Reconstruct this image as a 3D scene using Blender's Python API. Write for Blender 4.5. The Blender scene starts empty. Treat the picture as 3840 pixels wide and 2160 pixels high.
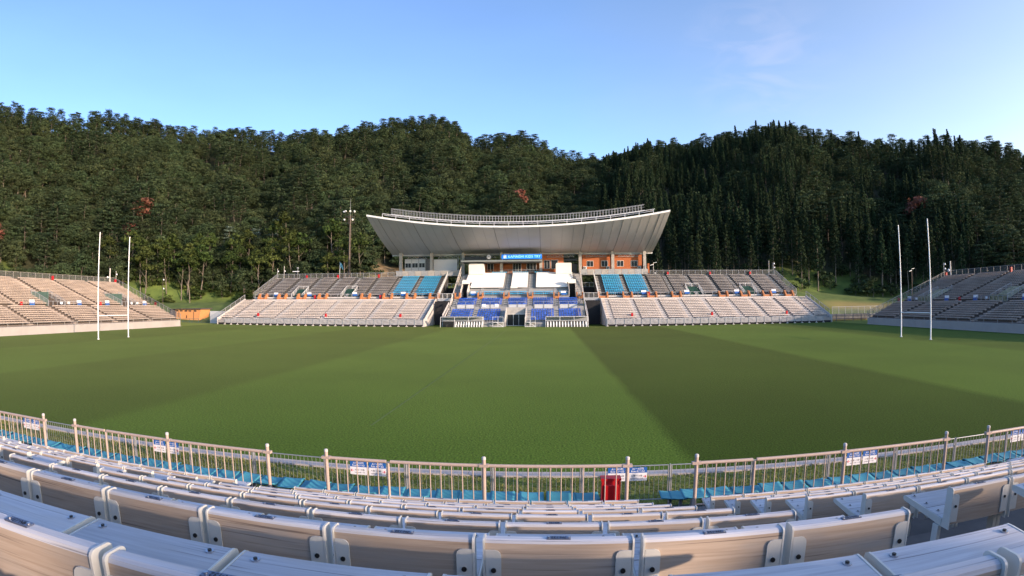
import bpy, math, random
import numpy as np
from mathutils import Vector, Matrix
R = math.radians
random.seed(7)
rng = np.random.default_rng(7)
sc = bpy.context.scene
COL = sc.collection

# ------------------------------------------------------------------ camera (fisheye action camera)
CAMX, CAMH = 6.141, 4.747
cam = bpy.data.cameras.new("camera")
cam.type = 'PANO'
cam.panorama_type = 'FISHEYE_LENS_POLYNOMIAL'
cam.sensor_width = 36.0
cam.fisheye_fov = R(170)
K1, K3 = 0.00051339343 * 3840 / 36, -7.5537e-12 * (3840 / 36) ** 3
cam.fisheye_polynomial_k0 = 0
cam.fisheye_polynomial_k1 = -K1
cam.fisheye_polynomial_k2 = 0
cam.fisheye_polynomial_k3 = -K3
cam.fisheye_polynomial_k4 = 0
cam.clip_start = 0.05
cam.clip_end = 6000
camo = bpy.data.objects.new("camera", cam)
COL.objects.link(camo)
PIT, ROL, YAW = 0.027551, -0.005482, -0.065494
camo.matrix_world = (Matrix.Translation((CAMX, 0, CAMH)) @ Matrix.Rotation(-YAW, 4, 'Z') @ Matrix.Rotation(PIT, 4, 'X')
                     @ Matrix.Rotation(-ROL, 4, 'Y') @ Matrix.Rotation(R(90), 4, 'X'))
sc.camera = camo

# ------------------------------------------------------------------ sky, sun, exposure
SUN_EL = R(12.0)
SX, SY = 0.862, -0.507
w = bpy.data.worlds.new("World")
sc.world = w
w.use_nodes = True
nt = w.node_tree
sky = nt.nodes.new('ShaderNodeTexSky')
sky.sky_type = 'NISHITA'
sky.sun_disc = False
sky.sun_elevation = SUN_EL
sky.sun_rotation = math.atan2(SX, SY)
sky.altitude = 50
sky.air_density = 0.8
sky.dust_density = 0.4
sky.ozone_density = 2.2
bg = nt.nodes['Background']
bg.inputs[1].default_value = 0.15
hsv = nt.nodes.new('ShaderNodeHueSaturation')
hsv.inputs['Saturation'].default_value = 0.97
hsv.inputs['Hue'].default_value = 0.508
nt.links.new(sky.outputs[0], hsv.inputs['Color'])
# thin high haze, denser towards the sunward side of the sky, with faint wisps
wtc = nt.nodes.new('ShaderNodeTexCoord'); wsx = nt.nodes.new('ShaderNodeSeparateXYZ')
nt.links.new(wtc.outputs['Generated'], wsx.inputs[0])
wmp = nt.nodes.new('ShaderNodeMapping'); wmp.inputs['Scale'].default_value = (1.6, 1.6, 5.0); wmp.inputs['Rotation'].default_value = (0, R(25), 0)
nt.links.new(wtc.outputs['Generated'], wmp.inputs[0])
wnz = nt.nodes.new('ShaderNodeTexNoise'); wnz.inputs['Scale'].default_value = 2.2; wnz.inputs['Detail'].default_value = 7
nt.links.new(wmp.outputs[0], wnz.inputs['Vector'])
wma = nt.nodes.new('ShaderNodeMath'); wma.operation = 'MULTIPLY_ADD'; wma.inputs[1].default_value = 0.30
nt.links.new(wnz.outputs[0], wma.inputs[0]); nt.links.new(wsx.outputs[0], wma.inputs[2])
wmr = nt.nodes.new('ShaderNodeMapRange'); wmr.inputs[1].default_value = -0.85 + .15; wmr.inputs[2].default_value = 0.85 + .15
nt.links.new(wma.outputs[0], wmr.inputs[0])
wcr = nt.nodes.new('ShaderNodeValToRGB'); we = wcr.color_ramp.elements
we[0].position = 0.0; we[0].color = (0.73, 0.83, 0.96, 1)
we[1].position = 1.0; we[1].color = (1.7, 1.38, 1.10, 1)
wm_ = we.new(0.52); wm_.color = (1.08, 1.18, 1.20, 1)
nt.links.new(wmr.outputs[0], wcr.inputs[0])
wmu = nt.nodes.new('ShaderNodeMixRGB'); wmu.blend_type = 'MULTIPLY'; wmu.inputs[0].default_value = 1
nt.links.new(hsv.outputs[0], wmu.inputs[1]); nt.links.new(wcr.outputs[0], wmu.inputs[2])
# one faint wisp of cirrus high to the east
wd = nt.nodes.new('ShaderNodeVectorMath'); wd.operation = 'DISTANCE'; wd.inputs[1].default_value = (0.385, 0.82, 0.425)
nt.links.new(wtc.outputs['Generated'], wd.inputs[0])
wr = nt.nodes.new('ShaderNodeMapRange'); wr.inputs[1].default_value = 0.16; wr.inputs[2].default_value = 0.02; nt.links.new(wd.outputs['Value'], wr.inputs[0])
wn2 = nt.nodes.new('ShaderNodeTexNoise'); wn2.inputs['Scale'].default_value = 5.0; wn2.inputs['Detail'].default_value = 9; wn2.inputs['Distortion'].default_value = 1.2
nt.links.new(wmp.outputs[0], wn2.inputs['Vector'])
wr2 = nt.nodes.new('ShaderNodeMapRange'); wr2.inputs[1].default_value = 0.42; wr2.inputs[2].default_value = 0.75; wr2.inputs[4].default_value = 0.2; nt.links.new(wn2.outputs[0], wr2.inputs[0])
wmm = nt.nodes.new('ShaderNodeMath'); wmm.operation = 'MULTIPLY'; nt.links.new(wr.outputs[0], wmm.inputs[0]); nt.links.new(wr2.outputs[0], wmm.inputs[1])
wmw = nt.nodes.new('ShaderNodeMixRGB'); wmw.inputs[2].default_value = (2.6, 2.45, 2.9, 1)
nt.links.new(wmm.outputs[0], wmw.inputs[0]); nt.links.new(wmu.outputs[0], wmw.inputs[1])
nt.links.new(wmw.outputs[0], bg.inputs[0])
sun = bpy.data.lights.new("sun", 'SUN')
sun.energy = 2.6
sun.angle = R(0.55)
sun.color = (1.0, 0.76, 0.58)
suno = bpy.data.objects.new("sun", sun)
COL.objects.link(suno)
d = Vector((-SX * math.cos(SUN_EL), -SY * math.cos(SUN_EL), -math.sin(SUN_EL)))
suno.rotation_euler = d.to_track_quat('-Z', 'Y').to_euler()
sc.view_settings.view_transform = 'Standard'
sc.view_settings.look = 'None'
sc.view_settings.gamma = 1
sc.view_settings.use_curve_mapping = False
sc.view_settings.exposure = 1.38

# ------------------------------------------------------------------ helpers
MATS = {}
def mat(name, col, rough=0.75, metal=0.0, noise=None, scale=4.0, amt=0.35, stretch=(1, 1, 1), bump=0.0, emit=0.0,
        spec=0.4, detail=6, coord='Object', rnd=0.0, alpha=1.0):
    """procedural Principled material: base colour varied by noise towards a second colour"""
    if name in MATS:
        return MATS[name]
    m = bpy.data.materials.new(name)
    m.use_nodes = True
    n = m.node_tree.nodes
    l = m.node_tree.links
    b = n['Principled BSDF']
    b.inputs['Roughness'].default_value = rough
    b.inputs['Metallic'].default_value = metal
    b.inputs['Specular IOR Level'].default_value = spec
    if alpha < 1:
        b.inputs['Alpha'].default_value = alpha
    tc = n.new('ShaderNodeTexCoord')
    mp = n.new('ShaderNodeMapping')
    mp.inputs['Scale'].default_value = stretch
    l.new(tc.outputs[coord], mp.inputs[0])
    nz = n.new('ShaderNodeTexNoise')
    nz.inputs['Scale'].default_value = scale
    nz.inputs['Detail'].default_value = detail
    nz.inputs['Roughness'].default_value = 0.62
    l.new(mp.outputs[0], nz.inputs['Vector'])
    ramp = n.new('ShaderNodeValToRGB')
    c2 = noise if noise else tuple(c * (1 - amt) for c in col[:3])
    ramp.color_ramp.elements[0].position = 0.32
    ramp.color_ramp.elements[1].position = 0.68
    ramp.color_ramp.elements[0].color = (*c2, 1)
    ramp.color_ramp.elements[1].color = (*col[:3], 1)
    l.new(nz.outputs[0], ramp.inputs[0])
    out = ramp.outputs[0]
    if rnd > 0:
        oi = n.new('ShaderNodeObjectInfo')
        mr = n.new('ShaderNodeMapRange')
        mr.inputs[3].default_value = 1 - rnd
        mr.inputs[4].default_value = 1 + rnd
        l.new(oi.outputs['Random'], mr.inputs[0])
        mx = n.new('ShaderNodeHueSaturation')
        l.new(mr.outputs[0], mx.inputs['Value'])
        l.new(out, mx.inputs['Color'])
        out = mx.outputs[0]
    l.new(out, b.inputs['Base Color'])
    if bump > 0:
        bp = n.new('ShaderNodeBump')
        bp.inputs['Strength'].default_value = bump
        bp.inputs['Distance'].default_value = 0.02
        l.new(nz.outputs[0], bp.inputs['Height'])
        l.new(bp.outputs[0], b.inputs['Normal'])
    if emit > 0:
        l.new(out, b.inputs['Emission Color'])
        b.inputs['Emission Strength'].default_value = emit
    MATS[name] = m
    return m

def tag(o, label=None, cat=None, group=None, kind=None):
    if label: o['label'] = label
    if cat: o['category'] = cat
    if group: o['group'] = group
    if kind: o['kind'] = kind
    return o

def empty(name, loc, rz=0.0, label=None, cat=None, group=None):
    o = bpy.data.objects.new(name, None)
    o.empty_display_size = 0.1
    o.location = loc
    o.rotation_euler = (0, 0, rz)
    COL.objects.link(o)
    return tag(o, label, cat, group)

class MB:
    """collects shapes, then links them as ONE mesh object"""
    def __init__(s):
        s.v = []; s.f = []; s.m = []; s.sm = []
    def add(s, vs, fs, mi=0, smooth=False):
        b = len(s.v)
        s.v += [tuple(v) for v in vs]
        s.f += [tuple(i + b for i in f) for f in fs]
        s.m += [mi] * len(fs)
        s.sm += [smooth] * len(fs)
        return s
    def box(s, x0, x1, y0, y1, z0, z1, mi=0):
        vs = [(x, y, z) for z in (z0, z1) for y in (y0, y1) for x in (x0, x1)]
        return s.add(vs, [(0, 2, 3, 1), (4, 5, 7, 6), (0, 1, 5, 4), (2, 6, 7, 3), (0, 4, 6, 2), (1, 3, 7, 5)], mi)
    def hexa(s, bottom, top, mi=0):
        """bottom, top: four corners each, same order"""
        return s.add(list(bottom) + list(top), [(3, 2, 1, 0), (4, 5, 6, 7), (0, 1, 5, 4), (1, 2, 6, 5), (2, 3, 7, 6), (3, 0, 4, 7)], mi)
    def tube(s, p0, p1, r, n=6, mi=0, r1=None, smooth=True, caps=True):
        p0 = Vector(p0); p1 = Vector(p1)
        a = (p1 - p0)
        if a.length < 1e-6: return s
        a.normalize()
        u = a.orthogonal().normalized(); w_ = a.cross(u)
        r1 = r if r1 is None else r1
        vs = []
        for p, rr in ((p0, r), (p1, r1)):
            for i in range(n):
                t = 2 * math.pi * (i + 0.5) / n
                vs.append(p + (u * math.cos(t) + w_ * math.sin(t)) * rr)
        fs = [(i, (i + 1) % n, n + (i + 1) % n, n + i) for i in range(n)]
        s.add(vs, fs, mi, smooth)
        if caps:
            s.add(vs, [tuple(range(n))[::-1], tuple(range(n, 2 * n))], mi)
        return s
    def prism(s, poly, axis, a0, a1, mi=0, smooth=False):
        """extrude a 2-D polygon along axis 'x' (poly = y,z), 'y' (x,z) or 'z' (x,y)"""
        n = len(poly)
        def P(p, a):
            return {'x': (a, p[0], p[1]), 'y': (p[0], a, p[1]), 'z': (p[0], p[1], a)}[axis]
        vs = [P(p, a0) for p in poly] + [P(p, a1) for p in poly]
        s.add(vs, [(i, (i + 1) % n, n + (i + 1) % n, n + i) for i in range(n)], mi, smooth)
        s.add(vs, [tuple(range(n))[::-1], tuple(range(n, 2 * n))], mi)
        return s
    def beam(s, p0, p1, w_, h, mi=0):
        """rectangular bar along p0-p1"""
        p0 = Vector(p0); p1 = Vector(p1)
        a = (p1 - p0).normalized()
        up = Vector((0, 0, 1)) if abs(a.z) < 0.95 else Vector((0, 1, 0))
        u = a.cross(up).normalized() * (w_ / 2); q = u.normalized().cross(a) * (h / 2)
        c = [-u - q, u - q, u + q, -u + q]
        return s.hexa([p0 + k for k in c], [p1 + k for k in c], mi)
    def mesh(s, name, mats):
        me = bpy.data.meshes.new(name)
        me.from_pydata(s.v, [], s.f)
        for m_ in (mats if isinstance(mats, (list, tuple)) else [mats]):
            me.materials.append(m_)
        me.polygons.foreach_set('material_index', s.m)
        me.polygons.foreach_set('use_smooth', s.sm)
        me.update()
        return me
    def build(s, name, mats, parent=None, loc=None, rz=0.0):
        o = bpy.data.objects.new(name, s.mesh(name, mats))
        COL.objects.link(o)
        if parent: o.parent = parent
        if loc: o.location = loc
        if rz: o.rotation_euler = (0, 0, rz)
        return o

def numpy_mesh(name, V, F, mats, MI=None, smooth=False):
    """V (n,3), F (m,4)"""
    me = bpy.data.meshes.new(name)
    V = np.asarray(V, dtype=np.float32); F = np.asarray(F, dtype=np.int32)
    me.vertices.add(len(V)); me.vertices.foreach_set('co', V.ravel())
    k = F.shape[1]
    me.loops.add(F.size); me.loops.foreach_set('vertex_index', F.ravel())
    me.polygons.add(len(F))
    me.polygons.foreach_set('loop_start', np.arange(0, F.size, k, dtype=np.int32))
    me.polygons.foreach_set('loop_total', np.full(len(F), k, dtype=np.int32))
    for m_ in (mats if isinstance(mats, (list, tuple)) else [mats]):
        me.materials.append(m_)
    if MI is not None: me.polygons.foreach_set('material_index', np.asarray(MI, dtype=np.int32))
    me.polygons.foreach_set('use_smooth', np.full(len(F), smooth))
    me.update(); me.validate()
    return me

def link(name, me, parent=None, loc=None):
    o = bpy.data.objects.new(name, me)
    COL.objects.link(o)
    if parent: o.parent = parent
    if loc: o.location = loc
    return o

def copy_tree(o, parent=None):
    c = o.copy(); COL.objects.link(c); c.parent = parent
    for ch in list(KIDS.get(o.name, [])):
        k = copy_tree(ch, c)
        KIDS.setdefault(c.name, []).append(k)
    return c
KIDS = {}
def kid(parent, o):
    KIDS.setdefault(parent.name, []).append(o); return o

ORD = ['first', 'second', 'third', 'fourth', 'fifth', 'sixth', 'seventh', 'eighth', 'ninth', 'tenth', 'eleventh', 'twelfth',
       'thirteenth', 'fourteenth', 'fifteenth', 'sixteenth', 'seventeenth', 'eighteenth', 'nineteenth', 'twentieth']
_txt = {}
def text_geo(s, bold=False):
    """flat mesh of a line of writing, 1 unit high letters, centred: (verts, faces)"""
    if s in _txt: return _txt[s]
    cu = bpy.data.curves.new('writing', 'FONT')
    cu.body = s; cu.align_x = 'CENTER'; cu.align_y = 'CENTER'; cu.size = 1.4; cu.resolution_u = 2
    if bold: cu.offset = 0.02
    ob = bpy.data.objects.new('writing', cu); COL.objects.link(ob)
    dg = bpy.context.evaluated_depsgraph_get(); dg.update()
    me = bpy.data.meshes.new_from_object(ob.evaluated_get(dg))
    vs = [tuple(v.co) for v in me.vertices]; fs = [tuple(p.vertices) for p in me.polygons]
    bpy.data.objects.remove(ob); bpy.data.curves.remove(cu); bpy.data.meshes.remove(me)
    _txt[s] = (vs, fs)
    return _txt[s]
def put_text(mb, s, origin, ax, ay, h, mi, maxw=None, bold=False):
    vs, fs = text_geo(s, bold)
    if not vs: return
    ww = max(v[0] for v in vs) - min(v[0] for v in vs)
    k = h
    kx = h if not maxw or ww * h <= maxw else maxw / ww
    o = Vector(origin); ax = Vector(ax); ay = Vector(ay)
    mb.add([o + ax * (v[0] * kx) + ay * (v[1] * k) for v in vs], fs, mi)

# ------------------------------------------------------------------ materials
M = {}
M['concrete'] = mat('concrete', (0.42, 0.40, 0.37), 0.9, amt=0.25, scale=1.5, bump=0.2)
M['conc_dark'] = mat('weathered_concrete', (0.20, 0.195, 0.19), 0.9, amt=0.4, scale=1.2)
M['conc_light'] = mat('pale_concrete', (0.60, 0.56, 0.52), 0.9, amt=0.12, scale=0.6)
M['steel'] = mat('galvanised_steel', (0.46, 0.47, 0.48), 0.42, 0.55, amt=0.2, scale=8)
M['steel_far'] = mat('grey_steel', (0.36, 0.37, 0.38), 0.6, 0.2, amt=0.2, scale=2)
M['white_metal'] = mat('white_metal', (0.72, 0.72, 0.70), 0.5, amt=0.08, scale=2)
M['beige_rail'] = mat('beige_painted_steel', (0.50, 0.39, 0.325), 0.45, amt=0.12, scale=3)
M['cream'] = mat('cream_painted_bracket', (0.68, 0.665, 0.60), 0.38, amt=0.10, scale=6, spec=0.5)
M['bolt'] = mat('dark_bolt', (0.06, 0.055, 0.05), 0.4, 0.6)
M['screw'] = mat('zinc_screw', (0.55, 0.56, 0.60), 0.3, 0.9)
M['plate'] = mat('number_plate_metal', (0.17, 0.20, 0.28), 0.35, 0.6, amt=0.15)
M['ink'] = mat('black_ink', (0.02, 0.02, 0.025), 0.6)
M['wood_far'] = mat('pale_seat_wood', (0.72, 0.63, 0.55), 0.8, amt=0.3, scale=0.35, coord='Object', detail=8)  # own pale colour of the lower tier seats
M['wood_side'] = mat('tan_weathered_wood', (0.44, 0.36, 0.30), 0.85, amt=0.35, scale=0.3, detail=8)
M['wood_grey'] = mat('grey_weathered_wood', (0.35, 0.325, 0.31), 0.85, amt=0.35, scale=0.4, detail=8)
M['orange_wood'] = mat('orange_cedar', (0.50, 0.20, 0.075), 0.7, amt=0.25, scale=1.2, stretch=(1, 1, 5))
M['orange_wall'] = mat('orange_cladding', (0.46, 0.135, 0.045), 0.75, amt=0.22, scale=0.5, stretch=(1, 1, 9), detail=4)
M['blue_seat'] = mat('royal_blue_plastic', (0.035, 0.11, 0.46), 0.3, amt=0.12, scale=1, rnd=0.3)
M['sky_seat'] = mat('light_blue_plastic', (0.05, 0.30, 0.50), 0.3, amt=0.12, scale=1, rnd=0.3)
M['turq'] = mat('turquoise_plastic', (0.07, 0.31, 0.38), 0.45, amt=0.25, scale=3, rnd=0.15)
M['tarp'] = mat('white_tarpaulin', (0.86, 0.84, 0.82), 0.7, amt=0.04, scale=0.8)
M['skirt'] = mat('grey_fabric_skirt', (0.36, 0.35, 0.35), 0.85, amt=0.2, scale=1.5, bump=0.6)
M['red'] = mat('red_paint', (0.50, 0.012, 0.016), 0.4, amt=0.2, scale=4)
M['white_sign'] = mat('white_sign_sheet', (0.80, 0.80, 0.82), 0.5, amt=0.03)
M['blue_sign'] = mat('blue_sign_print', (0.02, 0.12, 0.42), 0.5, amt=0.05)
M['red_ink'] = mat('red_ink', (0.7, 0.02, 0.05), 0.5)
M['dark_green'] = mat('dark_green_netting', (0.018, 0.07, 0.045), 0.9, amt=0.5, scale=2)
M['black'] = mat('opening_shade', (0.018, 0.018, 0.02), 0.9)  # near-black that stands for the shade inside openings and gaps
M['glass'] = mat('dark_window_glass', (0.02, 0.022, 0.025), 0.35, spec=0.25)
M['roof_under'] = mat('roof_underside_panels', (0.56, 0.555, 0.55), 0.42, amt=0.10, scale=0.15, spec=0.5)
M['panel_grey'] = mat('light_grey_panel', (0.50, 0.51, 0.52), 0.6, amt=0.06, scale=0.6)
M['white_board'] = mat('pale_screen_board', (0.62, 0.61, 0.62), 0.6, amt=0.05, scale=0.4)
M['canopy'] = mat('grey_green_canopy', (0.22, 0.25, 0.25), 0.6, amt=0.1)
M['mast'] = mat('brown_steel_mast', (0.10, 0.075, 0.06), 0.5, 0.3, amt=0.3, scale=1)
M['turfmat'] = mat('dark_green_turf_mat', (0.022, 0.045, 0.035), 0.95, amt=0.4, scale=14, bump=0.4)
M['net'] = mat('rail_infill_mesh', (0.20, 0.195, 0.19), 0.8, amt=0.1, alpha=0.3)

def wood_near(name, c1, c2, c3, bump=0.35):
    """planed cedar plank: long grain streaks, drying cracks and knots; varies from plank to plank"""
    m = bpy.data.materials.new(name); m.use_nodes = True
    n = m.node_tree.nodes; l = m.node_tree.links; b = n['Principled BSDF']
    b.inputs['Roughness'].default_value = 0.75
    tc = n.new('ShaderNodeTexCoord'); oi = n.new('ShaderNodeObjectInfo')
    off = n.new('ShaderNodeVectorMath'); off.operation = 'SCALE'; off.inputs[3].default_value = 37.0
    cmb = n.new('ShaderNodeCombineXYZ')
    for k in range(3): l.new(oi.outputs['Random'], cmb.inputs[k])
    l.new(cmb.outputs[0], off.inputs[0])
    ad = n.new('ShaderNodeVectorMath'); ad.operation = 'ADD'
    l.new(tc.outputs['Object'], ad.inputs[0]); l.new(off.outputs[0], ad.inputs[1])
    def noise(st, sca, det, dist=0.0):
        mp = n.new('ShaderNodeMapping'); mp.inputs['Scale'].default_value = st
        l.new(ad.outputs[0], mp.inputs[0])
        z = n.new('ShaderNodeTexNoise'); z.inputs['Scale'].default_value = sca; z.inputs['Detail'].default_value = det
        z.inputs['Distortion'].default_value = dist
        l.new(mp.outputs[0], z.inputs['Vector']); return z
    grain = noise((1.2, 34, 34), 3.0, 8, 0.5)
    patch = noise((1.5, 6, 6), 2.0, 4)
    crack = noise((0.7, 60, 60), 2.0, 3)
    r1 = n.new('ShaderNodeValToRGB')
    e = r1.color_ramp.elements
    e[0].position = 0.30; e[0].color = (*c2, 1); e[1].position = 0.66; e[1].color = (*c1, 1)
    l.new(grain.outputs[0], r1.inputs[0])
    mx = n.new('ShaderNodeMixRGB'); mx.inputs[2].default_value = (*c3, 1)
    r2 = n.new('ShaderNodeValToRGB'); r2.color_ramp.elements[0].position = 0.48; r2.color_ramp.elements[1].position = 0.75
    l.new(patch.outputs[0], r2.inputs[0]); l.new(r2.outputs[0], mx.inputs[0]); l.new(r1.outputs[0], mx.inputs[1])
    r3 = n.new('ShaderNodeValToRGB'); r3.color_ramp.elements[0].position = 0.31; r3.color_ramp.elements[1].position = 0.37
    r3.color_ramp.elements[0].color = (0.35, 0.33, 0.33, 1); r3.color_ramp.elements[1].color = (1, 1, 1, 1)
    l.new(crack.outputs[0], r3.inputs[0])
    mu = n.new('ShaderNodeMixRGB'); mu.blend_type = 'MULTIPLY'; mu.inputs[0].default_value = 0.8
    l.new(mx.outputs[0], mu.inputs[1]); l.new(r3.outputs[0], mu.inputs[2])
    hs = n.new('ShaderNodeHueSaturation')
    mr = n.new('ShaderNodeMapRange'); mr.inputs[3].default_value = 0.82; mr.inputs[4].default_value = 1.15
    l.new(oi.outputs['Random'], mr.inputs[0]); l.new(mr.outputs[0], hs.inputs['Value'])
    l.new(mu.outputs[0], hs.inputs['Color']); l.new(hs.outputs[0], b.inputs['Base Color'])
    bp = n.new('ShaderNodeBump'); bp.inputs['Strength'].default_value = bump; bp.inputs['Distance'].default_value = 0.003
    l.new(grain.outputs[0], bp.inputs['Height']); l.new(bp.outputs[0], b.inputs['Normal'])
    return m
M['bleached'] = wood_near('bleached_seat_wood', (0.58, 0.59, 0.62), (0.44, 0.445, 0.48), (0.52, 0.50, 0.49))  # bleached grey; the faint blue puts sky light into the colour
M['tan'] = wood_near('tan_cedar_plank', (0.50, 0.40, 0.31), (0.40, 0.305, 0.225), (0.38, 0.34, 0.30))

# grass of the pitch: light and dark of leaning mown blades put into colour, fine blades by noise
def grass_mat(name, base, dark, light, stripes=True, fine=13.0):
    m = bpy.data.materials.new(name); m.use_nodes = True
    n = m.node_tree.nodes; l = m.node_tree.links; b = n['Principled BSDF']
    b.inputs['Roughness'].default_value = 0.85
    b.inputs['Specular IOR Level'].default_value = 0.05
    tc = n.new('ShaderNodeTexCoord')
    def noise(sca, det, st=(1, 1, 1)):
        mp = n.new('ShaderNodeMapping'); mp.inputs['Scale'].default_value = st
        l.new(tc.outputs['Object'], mp.inputs[0])
        z = n.new('ShaderNodeTexNoise'); z.inputs['Scale'].default_value = sca; z.inputs['Detail'].default_value = det
        l.new(mp.outputs[0], z.inputs['Vector']); return z
    big = noise(0.07, 5); f = noise(fine, 6); mid = noise(1.1, 5, (1, 0.35, 1))
    rb = n.new('ShaderNodeValToRGB'); rb.color_ramp.elements[0].color = (*dark, 1); rb.color_ramp.elements[1].color = (*base, 1)
    rb.color_ramp.elements[0].position = 0.3; rb.color_ramp.elements[1].position = 0.62
    l.new(big.outputs[0], rb.inputs[0])
    col = rb.outputs[0]
    if stripes:
        sx = n.new('ShaderNodeSeparateXYZ'); l.new(tc.outputs['Object'], sx.inputs[0])
        wob = n.new('ShaderNodeMath'); wob.operation = 'MULTIPLY_ADD'
        l.new(mid.outputs[0], wob.inputs[0]); wob.inputs[1].default_value = 0.4; l.new(sx.outputs[0], wob.inputs[2])
        rr = n.new('ShaderNodeMapRange'); rr.inputs[1].default_value = -70.0; rr.inputs[2].default_value = 70.0
        l.new(wob.outputs[0], rr.inputs[0])
        cr = n.new('ShaderNodeValToRGB'); cr.color_ramp.interpolation = 'LINEAR'
        bands = [(-70, 0.85), (-48, 0.85), (-47.4, 1.05), (-29.5, 1.05), (-28.9, 0.86), (-12, 0.86), (-11.0, 1.19), (10.2, 1.19),
                 (10.5, 0.57), (27.3, 0.57), (28.2, 1.08), (47.6, 1.08), (48.2, 0.8), (70, 0.8)]
        els = cr.color_ramp.elements
        while len(els) < len(bands): els.new(0.5)
        for e_, (x, v) in zip(els, bands):
            e_.position = (x + 0.2 + 70) / 140; e_.color = (v / 1.2 * (.82 if v < .7 else 1), v / 1.2, v / 1.2 * (.7 if v < .7 else 1), 1)
        l.new(rr.outputs[0], cr.inputs[0])
        mu = n.new('ShaderNodeMixRGB'); mu.blend_type = 'MULTIPLY'; mu.inputs[0].default_value = 1
        l.new(col, mu.inputs[1]); l.new(cr.outputs[0], mu.inputs[2]); col = mu.outputs[0]
    mx = n.new('ShaderNodeMixRGB'); mx.blend_type = 'MULTIPLY'; mx.inputs[0].default_value = 1
    rf = n.new('ShaderNodeValToRGB'); rf.color_ramp.elements[0].position = 0.30; rf.color_ramp.elements[1].position = 0.70
    rf.color_ramp.elements[0].color = (0.38, 0.42, 0.36, 1); rf.color_ramp.elements[1].color = (1.35, 1.32, 1.2, 1)
    l.new(f.outputs[0], rf.inputs[0]); l.new(col, mx.inputs[1]); l.new(rf.outputs[0], mx.inputs[2])
    l.new(mx.outputs[0], b.inputs['Base Color'])
    b.inputs['Sheen Weight'].default_value = 0.05
    b.inputs['Sheen Tint'].default_value = (*light, 1)
    b.inputs['Sheen Roughness'].default_value = 0.35
    bp = n.new('ShaderNodeBump'); bp.inputs['Strength'].default_value = 0.6; bp.inputs['Distance'].default_value = 0.04
    l.new(f.outputs[0], bp.inputs['Height']); l.new(bp.outputs[0], b.inputs['Normal'])
    return m
M['pitch'] = grass_mat('pitch_grass', (0.086, 0.163, 0.022), (0.060, 0.124, 0.016), (0.75, 0.8, 0.35))
M['rough'] = grass_mat('rough_grass', (0.20, 0.25, 0.06), (0.19, 0.19, 0.06), (0.5, 0.6, 0.2), False, 9.0)
M['kerb'] = mat('kerb_stone', (0.50, 0.45, 0.42), 0.9, amt=0.15, scale=3)

# ================================================================== THE SETTING
g = MB(); NG = 3000
g.add([(-NG, -NG, -0.012), (NG, -NG, -0.012), (NG, NG, -0.012), (-NG, NG, -0.012)], [(0, 1, 2, 3)])
tag(g.build('ground', M['rough']), kind='structure')
g = MB(); g.add([(-66.5, 14.02, 0.0), (66.5, 14.02, 0.0), (66.5, 112, 0.0), (-66.5, 112, 0.0)], [(0, 1, 2, 3)])
tag(g.build('pitch', M['pitch']), kind='structure')
g = MB()
x = -40.0
while x < 50:
    g.box(x + 0.006, x + 1.994, 13.66, 14.02, -0.01, 0.035); x += 2.0
tag(g.build('kerb', M['kerb']), kind='structure')
g = MB(); g.add([(-40, 41.0, .004), (0, 41, .004)], [])
# worn half-way line
g = MB(); g.box(-0.63, -0.55, 19.0, 88.5, 0.001, 0.004)
tag(g.build('pitch_line', mat('faded_line_paint', (0.105, 0.165, 0.035), 0.9, amt=0.45, scale=2)), kind='structure')

# ------------------------------------------------------------------ hills
AZT = [-75, -58.8, -56.9, -53.8, -49.4, -45.8, -42.2, -36.1, -30, -26.9, -23.4, -19.9, -16.7, -12.9, -9.9, -8.1, -6.3, -3.6, -0.4, 1.4,
       3.2, 7.2, 10.4, 14.9, 19.3, 23.7, 26.3, 31, 36.2, 40.2, 45.7, 48, 50.7, 62, 75]
ELT = [17, 17.7, 17.8, 17.6, 18.0, 18.1, 17.5, 18.2, 17.7, 18.0, 18.7, 19.3, 20.1, 20.4, 19.3, 17.5, 18.1, 18.6, 17.9, 16.8,
       16, 15.6, 16.7, 17.4, 17.3, 17.8, 17.9, 17.2, 15.7, 15.0, 14.5, 14.3, 12.9, 11, 9]
RAZ = [-80, -45, -25, -10, 0, 7, 20, 35, 45, 60, 80]
RIDGE = [300, 310, 315, 335, 355, 390, 340, 330, 350, 370, 370]
BAZ = [-80, -55, -42, -30, -22, -12, 0, 15, 22, 27, 32, 36, 42, 60, 80]
BASE = [205, 190, 172, 158, 150, 150, 152, 152, 156, 160, 166, 168, 170, 175, 180]
BZ = [3.5, 4.2, 4.6, 5.0, 6, 6, 5, 6, 7.8, 7.4, 6.0, 5.0, 4.4, 3.5, 3.5]
_ph = rng.uniform(0, 6.28, 12)
def hill_z(X, Y):
    dx = X - 6.0; r = np.hypot(dx, Y); az = np.degrees(np.arctan2(dx, Y))
    el = np.interp(az, AZT, ELT); Rr = np.interp(az, RAZ, RIDGE); Bb = np.interp(az, BAZ, BASE); bz = np.interp(az, BAZ, BZ)
    zr = CAMH + Rr * np.tan(np.radians(el)) - 11.0
    t = (r - Bb) / (Rr - Bb)
    tt = np.clip(t, 0, 1)
    z = bz + (zr - bz) * (tt ** 0.92)
    # spurs and gullies
    bumpy = np.sin(np.radians(az) * 21 + _ph[0] + tt * 1.3) * 4.0 + np.sin(np.radians(az) * 47 + _ph[1] - tt * 2) * 2.2 + np.sin(X * .11 + _ph[2]) * np.sin(Y * .09 + _ph[3]) * 1.8
    z = z + bumpy * np.sin(np.pi * tt) ** 0.7
    z = np.where(t > 1, z - (r - Rr) * 0.35, z)
    # foot of the slope: a grass bank rising from the flat
    f = np.clip((r - (Bb - 34)) / 34, 0, 1)
    z = np.where(t < 0, -0.6 + (bz + 0.6) * (f * f * (3 - 2 * f)), z)
    return z
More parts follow.
